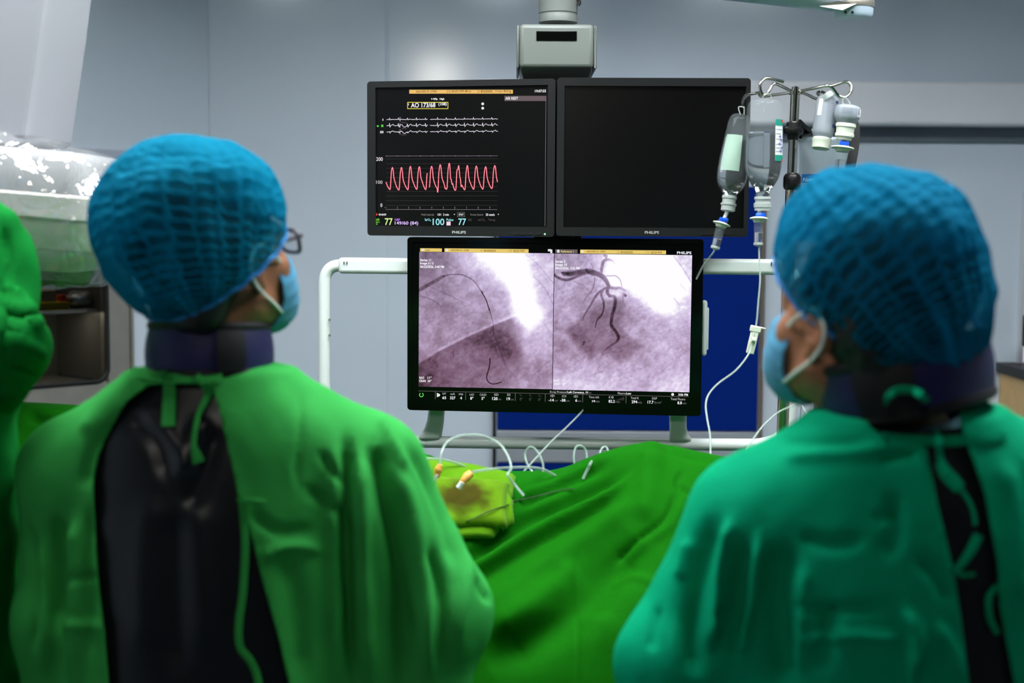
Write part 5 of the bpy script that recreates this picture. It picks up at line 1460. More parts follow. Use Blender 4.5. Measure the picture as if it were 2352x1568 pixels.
# tubing on the drape
MT['orange'] = mat('orange_connector', (222, 160, 76), rough=.4)
def ti(name, label, pts, r=.0026):
    o = empty(name, pts[0]); tag(o, label, 'tubing', 'clear tubing')
    tube('line', pts, r, MT['pvc'], o, seg=10)
    return o
YT = 2.66
a = ti('infusion_line', 'clear tube arching from the orange connector by the left gown', [P(1010, 1068, 2.56), P(1014, 1040, 2.57), P(1026, 1016, 2.59), P(1052, 1002, 2.61), P(1085, 998, 2.63), P(1120, 1004, 2.64), P(1150, 1022, 2.63), P(1168, 1050, 2.61), P(1174, 1075, 2.59), P(1166, 1090, 2.57), P(1180, 1110, 2.57), P(1203, 1138, 2.56)])
tube('connector', [P(1011, 1066, 2.56), P(1007, 1078, 2.56), P(1003, 1096, 2.56)], [.0045, .0075, .005], MT['orange'], a)
tube('connector_tip', [P(1004, 1090, 2.555), P(999, 1104, 2.555)], [.003, .0025], MT['labelw'], a)
b = ti('infusion_line', 'clear tube with orange connector lying over the lime towel', [P(1084, 1084, 2.57), P(1120, 1078, 2.6), P(1165, 1074, 2.63), P(1210, 1073, 2.66), P(1245, 1077, 2.68), P(1275, 1092, 2.7)], .0028)
tube('connector', [P(1082, 1086, 2.57), P(1072, 1095, 2.565), P(1064, 1104, 2.56), P(1060, 1114, 2.56)], [.007, .0085, .006, .0045], MT['orange'], b)
tube('connector_tip', [P(1062, 1107, 2.556), P(1053, 1120, 2.556)], [.0048, .0055], MT['labelw'], b)
ti('infusion_line', 'clear tube rising diagonally across the lower rail to the monitor', [P(1196, 1090, 2.82), P(1225, 1058, 2.9), P(1265, 1015, 3.0), P(1300, 982, 3.1), P(1332, 950, 3.22), P(1340, 940, 3.3)], .0023)
ti('infusion_line', 'small clear tube loop standing up at the dip of the drape', [P(1243, 1104, 2.74), P(1248, 1075, 2.75), P(1242, 1050, 2.76), P(1228, 1030, 2.77), P(1215, 1027, 2.77), P(1206, 1042, 2.77), P(1210, 1062, 2.76), P(1222, 1082, 2.75), P(1240, 1102, 2.73)], .0023)
ti('infusion_line', 'clear tube loop behind the left slope of the green ridge', [P(1322, 1076, 2.78), P(1318, 1050, 2.79), P(1322, 1028, 2.8), P(1334, 1023, 2.8), P(1346, 1035, 2.8), P(1348, 1060, 2.79), P(1344, 1080, 2.78)], .0023)
ti('infusion_line', 'smallest clear tube loop peeking over the ridge slope', [P(1378, 1052, 2.78), P(1379, 1036, 2.79), P(1386, 1026, 2.8), P(1394, 1028, 2.8), P(1399, 1045, 2.78), P(1398, 1056, 2.78)], .0021)
ti('infusion_line', 'short clear tube hooked over the front of the ridge', [ondrape(a, b, .004)[0] for a, b in ((1339, 1100), (1345, 1087), (1351, 1075), (1358, 1066))] + [P(1366, 1053, 2.72), P(1374, 1052, 2.76)], .003)
ti('infusion_line', 'clear tube lying along the back edge of the towels', [P(950, 1056, 2.62), P(990, 1053, 2.64), P(1030, 1058, 2.66), P(1070, 1072, 2.68), P(1100, 1086, 2.7), P(1110, 1100, 2.7)], .0026)
# ================================================================ PEOPLE
MT['skin'] = mat('skin', (160, 106, 76), rough=.5, spec=.3, noise=.05, nscale=30, bump=.04, bscale=300)
MT['hair'] = mat('black_hair', (14, 12, 12), rough=.45, noise=.2, nscale=60, bump=.3, bscale=400)
MT['apron'] = mat('lead_apron_vinyl', (20, 23, 27), rough=.34, spec=.45, noise=.06, nscale=5, bump=.04, bscale=500)
MT['navy'] = mat('navy_collar_fabric', (20, 20, 76), rough=.55, noise=.06, bump=.1, bscale=500)
MT['black'] = mat('black_binding', (8, 8, 9), rough=.6)
MT['loop'] = mat('white_elastic', (215, 222, 212), rough=.7)
MT['maskb'] = cloth('blue_face_mask', (88, 160, 196), var=.05, trans=.25)
MT['gloves'] = mat('latex_glove', (222, 208, 178), rough=.45)
MT['trouser'] = mat('scrub_trousers', (30, 90, 80), rough=.85)
MT['clog'] = mat('grey_clogs', (90, 95, 100), rough=.5)
MT['rim'] = mat('dark_glasses_frame', (38, 28, 44), rough=.3)
MT['lens'] = film('glasses_lens', (210, 225, 235), .85, .03, .8)
MT['gownL'] = cloth('green_gown_cotton', (54, 154, 70), var=.05, sheen=0.)
MT['gownR'] = cloth('teal_gown_cotton', (0, 150, 104), var=.05, sheen=0.)
MT['gownF'] = cloth('leaf_green_gown_cotton', (8, 112, 40), var=.05, sheen=0.)

def capmat(name, col, seed, cols, rows):
    """crinkled non-woven cap: blue fibre strips with sheer gaps where the cloth is stretched"""
    m, t, b, o = nt(name)
    c = lin(*col)
    at = node(t, 'ShaderNodeAttribute', attribute_name='pleat')
    sh = node(t, 'ShaderNodeAttribute', attribute_name='stretch')
    def mth(op, a, b=None, c=None):
        n = node(t, 'ShaderNodeMath', operation=op)
        for k, x in enumerate((a, b, c)):
            if x is None: continue
            if isinstance(x, (int, float)): n.inputs[k].default_value = x
            else: t.links.new(x, n.inputs[k])
        return n.outputs[0]
    nz = node(t, 'ShaderNodeTexNoise', inp={'Scale': .7, 'Detail': 3.})
    t.links.new(at.outputs['Vector'], nz.inputs['Vector'])
    sp = node(t, 'ShaderNodeSeparateXYZ'); t.links.new(at.outputs['Vector'], sp.inputs[0])
    sn = node(t, 'ShaderNodeSeparateColor'); t.links.new(nz.outputs['Color'], sn.inputs[0])
    u = mth('MULTIPLY_ADD', sn.outputs[0], .7, sp.outputs[0]); v0 = mth('MULTIPLY_ADD', sn.outputs[1], .8, sp.outputs[1])
    colid = mth('FLOOR', u)
    wn = node(t, 'ShaderNodeTexWhiteNoise', noise_dimensions='1D'); t.links.new(colid, wn.inputs['W'])
    v1 = mth('ADD', v0, wn.outputs['Value'])
    cell = node(t, 'ShaderNodeCombineXYZ'); t.links.new(colid, cell.inputs[0]); t.links.new(mth('FLOOR', v1), cell.inputs[1])
    wc_ = node(t, 'ShaderNodeTexWhiteNoise', noise_dimensions='3D'); t.links.new(cell.outputs[0], wc_.inputs['Vector'])
    def bump01(x, half, soft):
        d = mth('ABSOLUTE', mth('SUBTRACT', mth('FRACT', x), .5))
        r = node(t, 'ShaderNodeMapRange', interpolation_type='SMOOTHSTEP', inp={'From Min': half + soft, 'From Max': half - soft, 'To Min': 0., 'To Max': 1.}); t.links.new(d, r.inputs['Value'])
        return r.outputs[0]
    dash = mth('MULTIPLY', bump01(v1, .30, .16), bump01(u, .40, .10))
    dash = mth('MULTIPLY', dash, mth('MULTIPLY_ADD', wc_.outputs['Value'], .35, .65))
    class _b: outputs = {'Color': dash}
    br = _b
    gap = node(t, 'ShaderNodeMath', operation='MULTIPLY_ADD', inp={1: .60, 2: .37}); t.links.new(dash, gap.inputs[0])
    fac = node(t, 'ShaderNodeMath', operation='MULTIPLY'); t.links.new(gap.outputs[0], fac.inputs[0]); t.links.new(sh.outputs['Fac'], fac.inputs[1])
    b.inputs['Base Color'].default_value = (*c, 1); b.inputs['Roughness'].default_value = .8; b.inputs['Specular IOR Level'].default_value = .05
    tr = node(t, 'ShaderNodeBsdfTranslucent'); tr.inputs['Color'].default_value = (*c, 1)
    m1 = node(t, 'ShaderNodeMixShader', inp={0: .45}); t.links.new(b.outputs[0], m1.inputs[1]); t.links.new(tr.outputs[0], m1.inputs[2])
    tp = node(t, 'ShaderNodeBsdfTransparent'); tp.inputs['Color'].default_value = (.35, .8, .92, 1)
    m2 = node(t, 'ShaderNodeMixShader'); t.links.new(fac.outputs[0], m2.inputs[0]); t.links.new(m1.outputs[0], m2.inputs[1]); t.links.new(tp.outputs[0], m2.inputs[2])
    bp = node(t, 'ShaderNodeBump', inp={'Strength': .5, 'Distance': .004}); t.links.new(br.outputs['Color'], bp.inputs['Height']); bp.invert = True
    t.links.new(bp.outputs[0], b.inputs['Normal']); t.links.new(m2.outputs[0], o.inputs['Surface'])
    return m

def headframe(yaw, tilt, lean=0.):
    """columns: right, front, up.  yaw: turned to the right of straight away from the camera"""
    f = np.array([math.sin(yaw), math.cos(yaw), 0]); r = np.array([math.cos(yaw), -math.sin(yaw), 0]); u = np.array([0, 0, 1.])
    f, u = math.cos(tilt) * f + math.sin(tilt) * u, math.cos(tilt) * u - math.sin(tilt) * f
    r, u = math.cos(lean) * r + math.sin(lean) * u, math.cos(lean) * u - math.sin(lean) * r
    return np.stack([r, f, u], 1)

def figure(o):
    """body, head, arms, hands and legs as one continuous surface"""
    hc, R = o['head'], o['R']
    h = lambda *p: hc + R @ np.array(p, float)
    nb = o['neck']; lo = np.minimum.reduce([o['elL'], o['elR'], o['shL'], o['shR'], o['wrL'], o['wrR'], nb]) - .16
    hi = np.maximum.reduce([o['elL'], o['elR'], o['shL'], o['shR'], o['wrL'], o['wrR'], nb, hc + .02]) + .19
    lo[2] = -.01; hi[2] = hc[2] + .17
    v = Vol(lo, hi, .0055)
    # trunk and legs
    pel = np.array([o['cx'], o['cy'], .88])
    v.loft([(.80, o['cx'], o['cy'], .165, .105), (.92, o['cx'], o['cy'], .165, .11), (1.05, o['cx'], o['cy'], .14, .095), (1.2, (o['cx'] + nb[0]) / 2, o['cy'], .155, .105), (nb[2] - .07, nb[0], o['cy'], .15, .09), (nb[2] - .02, nb[0], o['cy'], .08, .06)], k=.03)
    for s in (-1, 1):
        hip = pel + [s * .085, 0, -.02]; kn = np.array([o['cx'] + s * .10, o['cy'] + .02, .46]); an = np.array([o['cx'] + s * .11, o['cy'] - .01, .09])
        v.cap(hip, kn, .085, .058, k=.04); v.cap(kn, an, .056, .038, k=.02); v.cap(an + [0, 0, -.035], an + [0, .13, -.05], .038, .03, k=.02)
    for sh, el, wr in ((o['shL'], o['elL'], o['wrL']), (o['shR'], o['elR'], o['wrR'])):
        v.cap(nb + [0, 0, -.05], sh, .05, .052, k=.04); v.cap(sh, el, .05, .04, k=.02); v.cap(el, wr, .042, .028, k=.02)
        # hand: palm and five curled fingers
        d = wr - el; d /= np.linalg.norm(d); dn = np.array([0, 0, -1.]); sd = np.cross(d, dn); sd /= np.linalg.norm(sd); dn = np.cross(sd, d)
        sgn = 1 if sh[0] > o['cx'] else -1
        inn = sd * (1 if sd[0] * sgn < 0 else -1)
        kn_ = wr + d * .085
        for q, (off, ln) in enumerate(((.028, .070), (.010, .080), (-.008, .075), (-.025, .060))):
            b0 = wr + inn * off * .6 + d * .015; b1 = kn_ + inn * off; v.cap(b0, b1, .013, .0105, k=.012)
            m1 = b1 + d * ln * .5 - dn * -.012; m2 = m1 + d * ln * .28 + dn * ln * .35
            v.cap(b1, m1, .0098, .009, k=.004); v.cap(m1, m2, .009, .0078, k=.004)
        t0 = wr + inn * .022 + d * .02; t1 = t0 + inn * .028 + d * .035 + dn * .006; t2 = t1 + d * .03 + inn * .004 + dn * .01
        v.cap(t0, t1, .013, .0105, k=.008); v.cap(t1, t2, .0105, .0085, k=.004)
    # neck and head
    v.cap(h(0, -.022, -.07), nb + [0, 0, -.02], .055, .062, k=.03)
    v.ell(h(0, -.012, .035), (.075, .096, .083), R, k=.02)
    v.ell(h(0, .028, -.042), (.060, .064, .074), R, k=.03)
    v.cap(h(0, .066, -.097), h(0, .07, -.092), .022, k=.03)
    for s in (-1, 1):
        v.cap(h(s * .052, -.002, -.062), h(s * .022, .066, -.096), .017, .016, k=.025)
        v.ell(h(s * .038, .058, -.03), (.026, .026, .026), R, k=.02)
        v.ell(h(s * .031, .096, .002), (.017, .012, .010), R, k=.012, op='sub')
        v.ell(h(s * .031, .080, .001), (.0125, .0125, .0125), R, k=.004)
        # ear: rim, lobe, hollow
        Re = R @ rotz(s * -.45) @ rotx(-.2)
        v.ell(h(s * .079, -.010, -.008), (.009, .019, .033), Re, k=.008)
        v.ell(h(s * .090, -.004, -.006), (.009, .010, .018), Re, k=.004, op='sub')
        v.ell(h(s * .076, .000, -.038), (.007, .009, .011), R, k=.006)
    v.cap(h(-.034, .080, .020), h(.034, .080, .020), .013, k=.015)
    v.cap(h(0, .088, .008), h(0, .108, -.034), .009, .013, k=.012)
    v.cap(h(-.013, .096, -.038), h(.013, .096, -.038), .008, k=.006)
    v.cap(h(-.022, .083, -.064), h(.022, .083, -.064), .0075, k=.008); v.cap(h(-.018, .083, -.073), h(.018, .083, -.073), .008, k=.006)
    vv, q = v.mesh()
    vv = relax(vv, q, 1, .4)
    return mk('body', vv, q, MT['skin'], o['e']), h

def hair(o, h, R):
    lo = o['head'] - .22; v = Vol(lo, o['head'] + .22, .006)
    v.ell(h(0, -.018, .040), (.083, .102, .088), R, k=.02)
    v.ell(h(0, -.055, .01), (.078, .066, .085), R, k=.03)
    for c, r in o.get('hairpuff', []):
        v.ell(c, r, k=.03)
    v.cap(h(-.03, -.075, -.06), h(.03, -.075, -.06), .03, .03, k=.03)
    vv, q = v.mesh(); loc = (vv - o['head']) @ R
    # hairline: keep what lies behind the face and above the ears and nape
    g = np.minimum(np.maximum(.052 - loc[:, 1], loc[:, 2] - .07), np.maximum(-loc[:, 1] - .012, loc[:, 2] - .02) + .0)
    vv, f = clip(vv, q, g)
    vv = vv + vnoise(vv, 90, 4)[:, None] * .0016
    mk('hair', vv, f, MT['hair'], o['e'], solid=.004)

def bouffant(o, ells, gather, plane3, mt, seams, dark, dens=(26, 26), amp=.0025, wav=.004):
    lo = np.min([c - max(r) for c, r in ells], 0) - .05; hi = np.max([c + max(r) for c, r in ells], 0) + .05
    v = Vol(lo, hi, .0045)
    for c, r in ells: v.ell(c, r, k=.035)
    plane_pt = plane3[0]; plane_n = np.cross(plane3[1] - plane3[0], plane3[2] - plane3[0]); plane_n /= np.linalg.norm(plane_n)
    if (ells[0][0] - plane_pt) @ plane_n < 0: plane_n = -plane_n
    vv, q = v.mesh(); vv = relax(vv, q, 2)
    c0 = np.mean([c for c, r in ells], 0); ax = c0 - gather; ax /= np.linalg.norm(ax)
    def sph(p):
        d = p - (gather + .25 * (c0 - gather)); d = d / (np.linalg.norm(d, axis=1)[:, None] + 1e-9)
        th = np.arccos(np.clip(d @ -ax, -1, 1)); e1 = np.cross(ax, [0, -1, 0.]); e1 /= np.linalg.norm(e1); e2 = np.cross(ax, e1)
        return th, np.arctan2(d @ e2, d @ e1)
    th, ph = sph(vv); nr = vnormals(vv, q)
    off = amp * np.sin(ph * 34 + 3 * vnoise(vv, 9, 2)) * (.35 + .65 * np.exp(-th * 1.2)) + 1.5 * wav * vnoise(vv, 16, 6) + .003 * vnoise(vv, 40, 7)
    for s0, hgt, w in seams:
        dphi = np.abs((ph - s0 + np.pi) % (2 * np.pi) - np.pi); off += hgt * np.exp(-(dphi * np.sin(np.clip(th, .1, 3)) / w) ** 2) * np.clip(1.7 - th * .7, 0, 1)
    vv = vv + nr * off[:, None]
    g = (vv - plane_pt) @ plane_n + .004 * np.sin(ph * 22)
    vv, f = clip(vv, q, g)
    th, ph = sph(vv)
    ob = mk('surgical_cap', vv, f, mt, o['e'])
    at = ob.data.attributes.new('pleat', 'FLOAT_VECTOR', 'POINT')
    at.data.foreach_set('vector', np.stack([ph * dens[0] / (2 * np.pi) * 1.5, th * dens[1] * .62 / 2.2, np.zeros(len(vv))], 1).astype(np.float32).ravel())
    # how tightly the cloth lies over the hair: sheer there, dense at gathers, seams and loose rim
    dd_ = np.linalg.norm((px_of(vv) - np.array(dark[0])) / np.array(dark[1]), axis=1) + .16 * vnoise(vv, 22, 12) + .08 * vnoise(vv, 60, 13)
    stv = np.clip((1.12 - dd_) / .42, 0, 1) ** .8
    for s0, hgt, w in seams:
        dphi = np.abs((ph - s0 + np.pi) % (2 * np.pi) - np.pi); stv = stv * (1 - .95 * np.exp(-(dphi * np.sin(np.clip(th, .1, 3)) / (w * 1.5)) ** 2) * np.clip(2.2 - th * .9, 0, 1))
    a2 = ob.data.attributes.new('stretch', 'FLOAT', 'POINT'); a2.data.foreach_set('value', (.12 + .88 * stv).astype(np.float32) * .98)
    # elastic hem along the cut
    e = np.sort(np.concatenate([f[:, [0, 1]], f[:, [1, 2]], f[:, [2, 0]]]), 1); u, cnt = np.unique(e, axis=0, return_counts=True); be = u[cnt == 1]
    nb = {}
    for a, b in be: nb.setdefault(a, []).append(b); nb.setdefault(b, []).append(a)
    loops = []; seen = set()
    for a in nb:
        if a in seen: continue
        l = [a]; seen.add(a); c = a
        while True:
            nx_ = [x for x in nb[c] if x not in seen]
            if not nx_: break
            c = nx_[0]; seen.add(c); l.append(c)
        loops.append(l)
    l = max(loops, key=len); pts = vv[l[::3]]
    for _ in range(3): pts = (pts + np.roll(pts, 1, 0) + np.roll(pts, -1, 0)) / 3
    tv, tf = tubegeo(pts, .0032, 8, closed=True)
    mk('elastic_hem', tv, tf, o['hemmat'], ob)

def facemask(o, h, R):
    v = Vol(o['head'] - .2, o['head'] + .2, .005)
    v.ell(h(0, .036, -.056), (.067, .072, .062), R, k=.02); v.cap(h(0, .085, -.02), h(0, .104, -.045), .014, .020, k=.03); v.ell(h(0, .075, -.09), (.04, .04, .04), R, k=.03)
    vv, q = v.mesh(); loc = (vv - o['head']) @ R
    vv = vv + vnormals(vv, q) * (.0007 * np.sin(loc[:, 2] * 330))[:, None]
    g = np.minimum(np.minimum(loc[:, 1] - .030 - .25 * np.abs(loc[:, 0]) + .0, -.006 - .05 * np.abs(loc[:, 0]) - loc[:, 2] + .0 + .012 * np.exp(-(loc[:, 0] / .02) ** 2)), loc[:, 2] + .128)
    vv, f = clip(vv, q, g); ob = mk('face_mask', vv, f, MT['maskb'], o['e'], solid=-.002)
    for s in (-1, 1):
        tube('ear_loop', [h(s * .066, .050, -.018), h(s * .078, .025, .004), h(s * .084, .002, .018), h(s * .087, -.022, .004), h(s * .086, -.024, -.02), h(s * .080, -.008, -.045), h(s * .070, .018, -.068), h(s * .056, .046, -.092)], .0026, MT['loop'], ob, seg=8)

def collar(o, c, rx, ry, ht, R, closure=None, flare=.0, thick=.012, dip=0.):
    """thyroid collar: padded ring with black binding"""
    n = 64; rows = 7; V = []; Fc = []
    def pt(t, k, out):
        z = -ht / 2 + ht * k; r = 1 + flare * (k - .5)
        return c + R @ np.array([(rx * r + out) * math.cos(t), (ry * r + out) * math.sin(t), z + dip * math.sin(t)])
    for out in (0, -thick):
        for k in range(rows):
            for i in range(n): V.append(pt(2 * math.pi * i / n, k / (rows - 1), out + (.004 * math.sin(math.pi * k / (rows - 1)) if out == 0 else 0)))
    N = n * rows
    for k in range(rows - 1):
        for i in range(n):
            j = (i + 1) % n; a = k * n + i; b = k * n + j
            Fc.append((a, b, b + n, a + n)); Fc.append((N + b, N + a, N + a + n, N + b + n))
    for i in range(n):
        j = (i + 1) % n; Fc.append((j, i, N + i, N + j)); t_ = (rows - 1) * n; Fc.append((t_ + i, t_ + j, N + t_ + j, N + t_ + i))
    ob = mk('thyroid_collar', V, Fc, MT['navy'], o['e'], sharp=60)
    for k in (0, 1):
        tv, tf = tubegeo(np.array([pt(2 * math.pi * i / n, k, -thick / 2 + .001) for i in range(n)]), .0085, 10, closed=True)
        mk('binding', tv, tf, MT['black'], ob)
    if closure:
        a0, a1 = closure; V = []; Fc = []
        for out in (.0045, .0065):
            for i in range(13):
                for k in range(6): V.append(pt(math.radians(a0 + (a1 - a0) * i / 12), .06 + .88 * k / 5, out + .004 * math.sin(math.pi * k / 5)))
        for i in range(12):
            for k in range(5):
                a = i * 6 + k; Fc += [(a, a + 1, a + 7, a + 6), (78 + a, 78 + a + 6, 78 + a + 7, 78 + a + 1)]
        mk('closure_strap', V, Fc, MT['black'], ob)
    return ob

def garment(o, rows, caps, h=.0065):
    """clothed volume: trunk profile plus shoulder and sleeve forms"""
    rr = np.array(rows); pts = np.array([p for c in caps for p in c[:2]])
    lo = np.minimum(pts.min(0) - .16, [(rr[:, 1] - rr[:, 3]).min() - .05, (rr[:, 2] - rr[:, 4]).min() - .05, rr[:, 0].min() - .02])
    hi = np.maximum(pts.max(0) + .16, [(rr[:, 1] + rr[:, 3]).max() + .05, (rr[:, 2] + rr[:, 4]).max() + .05, rr[:, 0].max() + .1])
    v = Vol(lo, hi, h)
    v.loft(rows, p=2.3, k=.04)
    for a, b, ra, rb, k in caps: v.cap(a, b, ra, rb, k=k)
    return v

def gownmesh(o, v, iso, opening, Yb, strokes, mt, neck, neckR, zlow, wr=.0035, seed=1, opening_off=0., cuffs=()):
    vv, q = v.mesh(iso); vv = relax(vv, q, 2, .5)
    vv = crease(vv, q, [(a, w, h * 1.9) for a, w, h in strokes], Yb)
    nr = vnormals(vv, q)
    vv = vv + nr * (wr * vnoise(vv * np.array([1, 1, .45]), 14, seed) + wr * .45 * vnoise(vv * np.array([1, 1, .6]), 34, seed + 1))[:, None]
    g = vv[:, 2] - zlow
    if opening:
        d = polydist(px_of(vv), opening) * Yb / F
        g = np.minimum(g, np.where(nr[:, 1] < .25, d, .05))
    dn = vv - neck; dn[:, 2] *= .35
    g = np.minimum(g, np.where(vv[:, 2] > neck[2] - .06, np.linalg.norm(dn, axis=1) - neckR, .05))
    for c, ax, r in cuffs:
        g = np.minimum(g, np.where(np.linalg.norm(vv - c, axis=1) < r, -(vv - c) @ ax, .05))
    vv, f = clip(vv, q, g)
    ob = mk('gown', vv, f, mt, o['e'], solid=.0025)
    tree = BVHTree.FromPolygons([Vector(p) for p in vv], [tuple(int(k) for k in t) for t in f])
    return ob, tree

def straps(o, trees, items, mt, Yf, parent):
    for pts, wpx, lift in items:
        out = []; ns = []
        for a, b in pts:
            r = Vector(ray(a, b)).normalized(); best = None
            for t in trees:
                hh = t.ray_cast(Vector(CAM), r)
                if hh[0] is not None and (best is None or hh[3] < best[3]): best = hh
            if best is None: p = P(a, b, Yf); n = np.array([0, -1, 0.])
            else:
                n = np.array(best[1]); n = n if n[1] < 0 else -n
                n = n * .5 + np.array([0, -.5, .1]); n /= np.linalg.norm(n); p = np.array(best[0]) - np.array(r) * lift
            out.append(p); ns.append(n)
        sc_ = Yf / F
        w = [x * sc_ for x in wpx] if isinstance(wpx, (list, tuple)) else wpx * sc_
        ribbon('tie_strap', out, w, np.array(ns), mt, parent, thick=.002, n=6)

def shoes(o):
    for s in (-1, 1):
        c = np.array([o['cx'] + s * .11, o['cy'] + .045, .0]); v = Vol(c - [.09, .2, .02], c + [.09, .2, .16], .006)
        v.ell(c + [0, .04, .035], (.052, .11, .055), k=.02); v.ell(c + [0, -.06, .045], (.046, .07, .06), k=.03)
        vv, q = v.mesh(); vv[:, 2] = np.maximum(vv[:, 2], .001); mk('shoe', vv, q, MT['clog'], o['e'])

def gloves(o, el, wr):
    pass

# ---------------------------------------------------------------- left doctor
Y1 = 2.06; B1 = 1.93
L = dict(e=None)
L['cx'], L['cy'] = X(478, Y1, 1200), Y1
L['e'] = empty('person', (L['cx'], L['cy'], 0))
tag(L['e'], 'person in light green gown and blue cap wearing glasses, seen from behind', 'person', 'masked people in green gowns')
L['R'] = headframe(math.radians(37), math.radians(13)); L['head'] = P(506, 590, 2.03); L['neck'] = P(484, 858, 2.06)
L['shL'], L['elL'], L['wrL'] = P(168, 1085, 2.07), P(150, 1420, 2.05), P(262, 1440, 2.22)
L['shR'], L['elR'], L['wrR'] = P(848, 1085, 2.07), P(1008, 1405, 2.06), P(905, 1440, 2.22)
L['hemmat'] = mat('cap_hem_blue', (20, 120, 190), rough=.7)
c_ = P(425, 515, 2.03)
L['hairpuff'] = [(c_ + np.array([-.01, 0, .0]), (.098, .10, .092))]
_, hL = figure(L); hair(L, hL, L['R'])
capL = capmat('blue_cap_fibre', (0, 130, 164), 1, 30, 30)
f1 = L['R'][:, 1]
bouffant(L, [(P(426, 512, 2.02), np.array([.133, .135, .126])), (P(440, 610, 2.01), np.array([.105, .115, .078])), (P(530, 520, 2.03), np.array([.072, .09, .108]))], P(492, 752, 1.99), [P(380, 744, 1.95), P(577, 655, 1.93), P(652, 505, 2.08)], capL,
         [(-1.25, .006, .05), (-1.75, .006, .05), (-.8, .005, .05), (-2.3, .005, .05), (-.35, .004, .05)], ((455, 560), (190, 165)), dens=(16, 46))
facemask(L, hL, L['R']); shoes(L)
# glasses
gl_ = []
grp = None
def rimpts(s): return np.array([hL(s * .034 + .025 * math.copysign(abs(math.cos(t)) ** .7, math.cos(t)), .112 - .012 * (s * .034 + .025 * math.cos(t)) ** 2 / .0036, -.002 + .017 * math.copysign(abs(math.sin(t)) ** .7, math.sin(t))) for t in np.linspace(0, 2 * math.pi, 28, endpoint=False)])
glp = []
for s in (-1, 1):
    glp.append(tubegeo(rimpts(s), 0.003, 8, closed=True))
    glp.append(tubegeo(smoothline([hL(s * .060, .104, .008), hL(s * .070, .094, .009), hL(s * .080, .05, .012), hL(s * .083, .0, .014), hL(s * .081, -.022, .002)], 5), .0026, 8))
glp.append(tubegeo(smoothline([hL(-.010, .112, .003), hL(0, .115, .006), hL(.010, .112, .003)], 5), .002, 8))
gv, gf = join(glp); gob = mk('glasses', gv, gf, MT['rim'], L['e'])
for s in (-1, 1):
    rp = rimpts(s); mk('lens', np.concatenate([rp, rp + L['R'][:, 1] * .0012]), [tuple(range(28)), tuple(range(55, 27, -1))], MT['lens'], gob, smooth=False)
collar(L, P(482, 800, 2.05), .088, .086, .066, headframe(0, math.radians(-3)), closure=(288, 312), flare=-.05)
zz = lambda y: Z(y, 2.0)
rowsL = [(.36, L['cx'], Y1 + .01, .24, .20), (.80, L['cx'], Y1, .215, .165), (zz(1568), L['cx'], Y1, .205, .145), (zz(1300), X(480, Y1), Y1, .205, .135), (zz(1130), X(480, Y1), Y1, .205, .125), (zz(1000), X(480, Y1), Y1, .19, .115), (zz(930), X(482, Y1), Y1, .15, .10), (zz(880), X(484, Y1), Y1, .10, .085)]
capsL = [(P(430, 950, 2.05), L['shL'], .068, .066, .05), (P(545, 945, 2.05), L['shR'], .068, .070, .05), (L['shL'], L['elL'], .068, .060, .03), (L['elL'], L['wrL'], .058, .042, .02), (L['shR'], L['elR'], .072, .068, .03), (L['elR'], L['wrR'], .062, .042, .02), (L['elR'], P(960, 1660, 2.05), .066, .06, .03), (P(820, 1180, 2.06), P(850, 1680, 2.06), .07, .075, .04), (L['elL'], P(165, 1680, 2.05), .06, .06, .03)]
volL = garment(L, rowsL, capsL)
apv = Vol(volL.lo, volL.lo + (volL.n - 1) * volL.h, volL.h); apv.loft([(r[0], r[1], r[2], r[3] - .004, r[4] - .004) for r in rowsL], p=2.3, k=.03)
for a in capsL[:2]: apv.cap(a[0], (a[0] + a[1]) / 2, a[2] - .004, a[3] - .004, k=.04)
av, aq = apv.mesh(); av = relax(av, aq, 2)
av = crease(av, aq, [([(300, 960), (360, 1010), (390, 1100)], 22, -10), ([(330, 940), (400, 1020), (420, 1090)], 20, 10), ([(480, 960), (440, 1020), (430, 1100)], 20, 10), ([(500, 980), (470, 1080), (430, 1170)], 22, -10), ([(350, 1130), (330, 1300), (330, 1500)], 40, 8), ([(450, 1150), (470, 1320), (480, 1500)], 40, 8), ([(400, 1180), (400, 1350), (410, 1560)], 34, -10)], B1)
g = np.minimum(av[:, 2] - .45, np.where(av[:, 2] > L['neck'][2] - .07, np.linalg.norm((av - L['neck']) * [1, 1, .3], axis=1) - .07, .05))
av, af = clip(av, aq, g); apL = mk('lead_apron', av, af, MT['apron'], L['e'], solid=.004)
atL = BVHTree.FromPolygons([Vector(p) for p in av], [tuple(int(k) for k in t) for t in af])
openL = [(340, 884), (410, 878), (485, 884), (502, 936), (528, 1046), (548, 1142), (578, 1232), (603, 1333), (643, 1473), (672, 1600), (720, 1900), (240, 1900), (250, 1600), (238, 1450), (226, 1358), (216, 1232), (212, 1100), (222, 1046), (256, 981), (291, 921)]
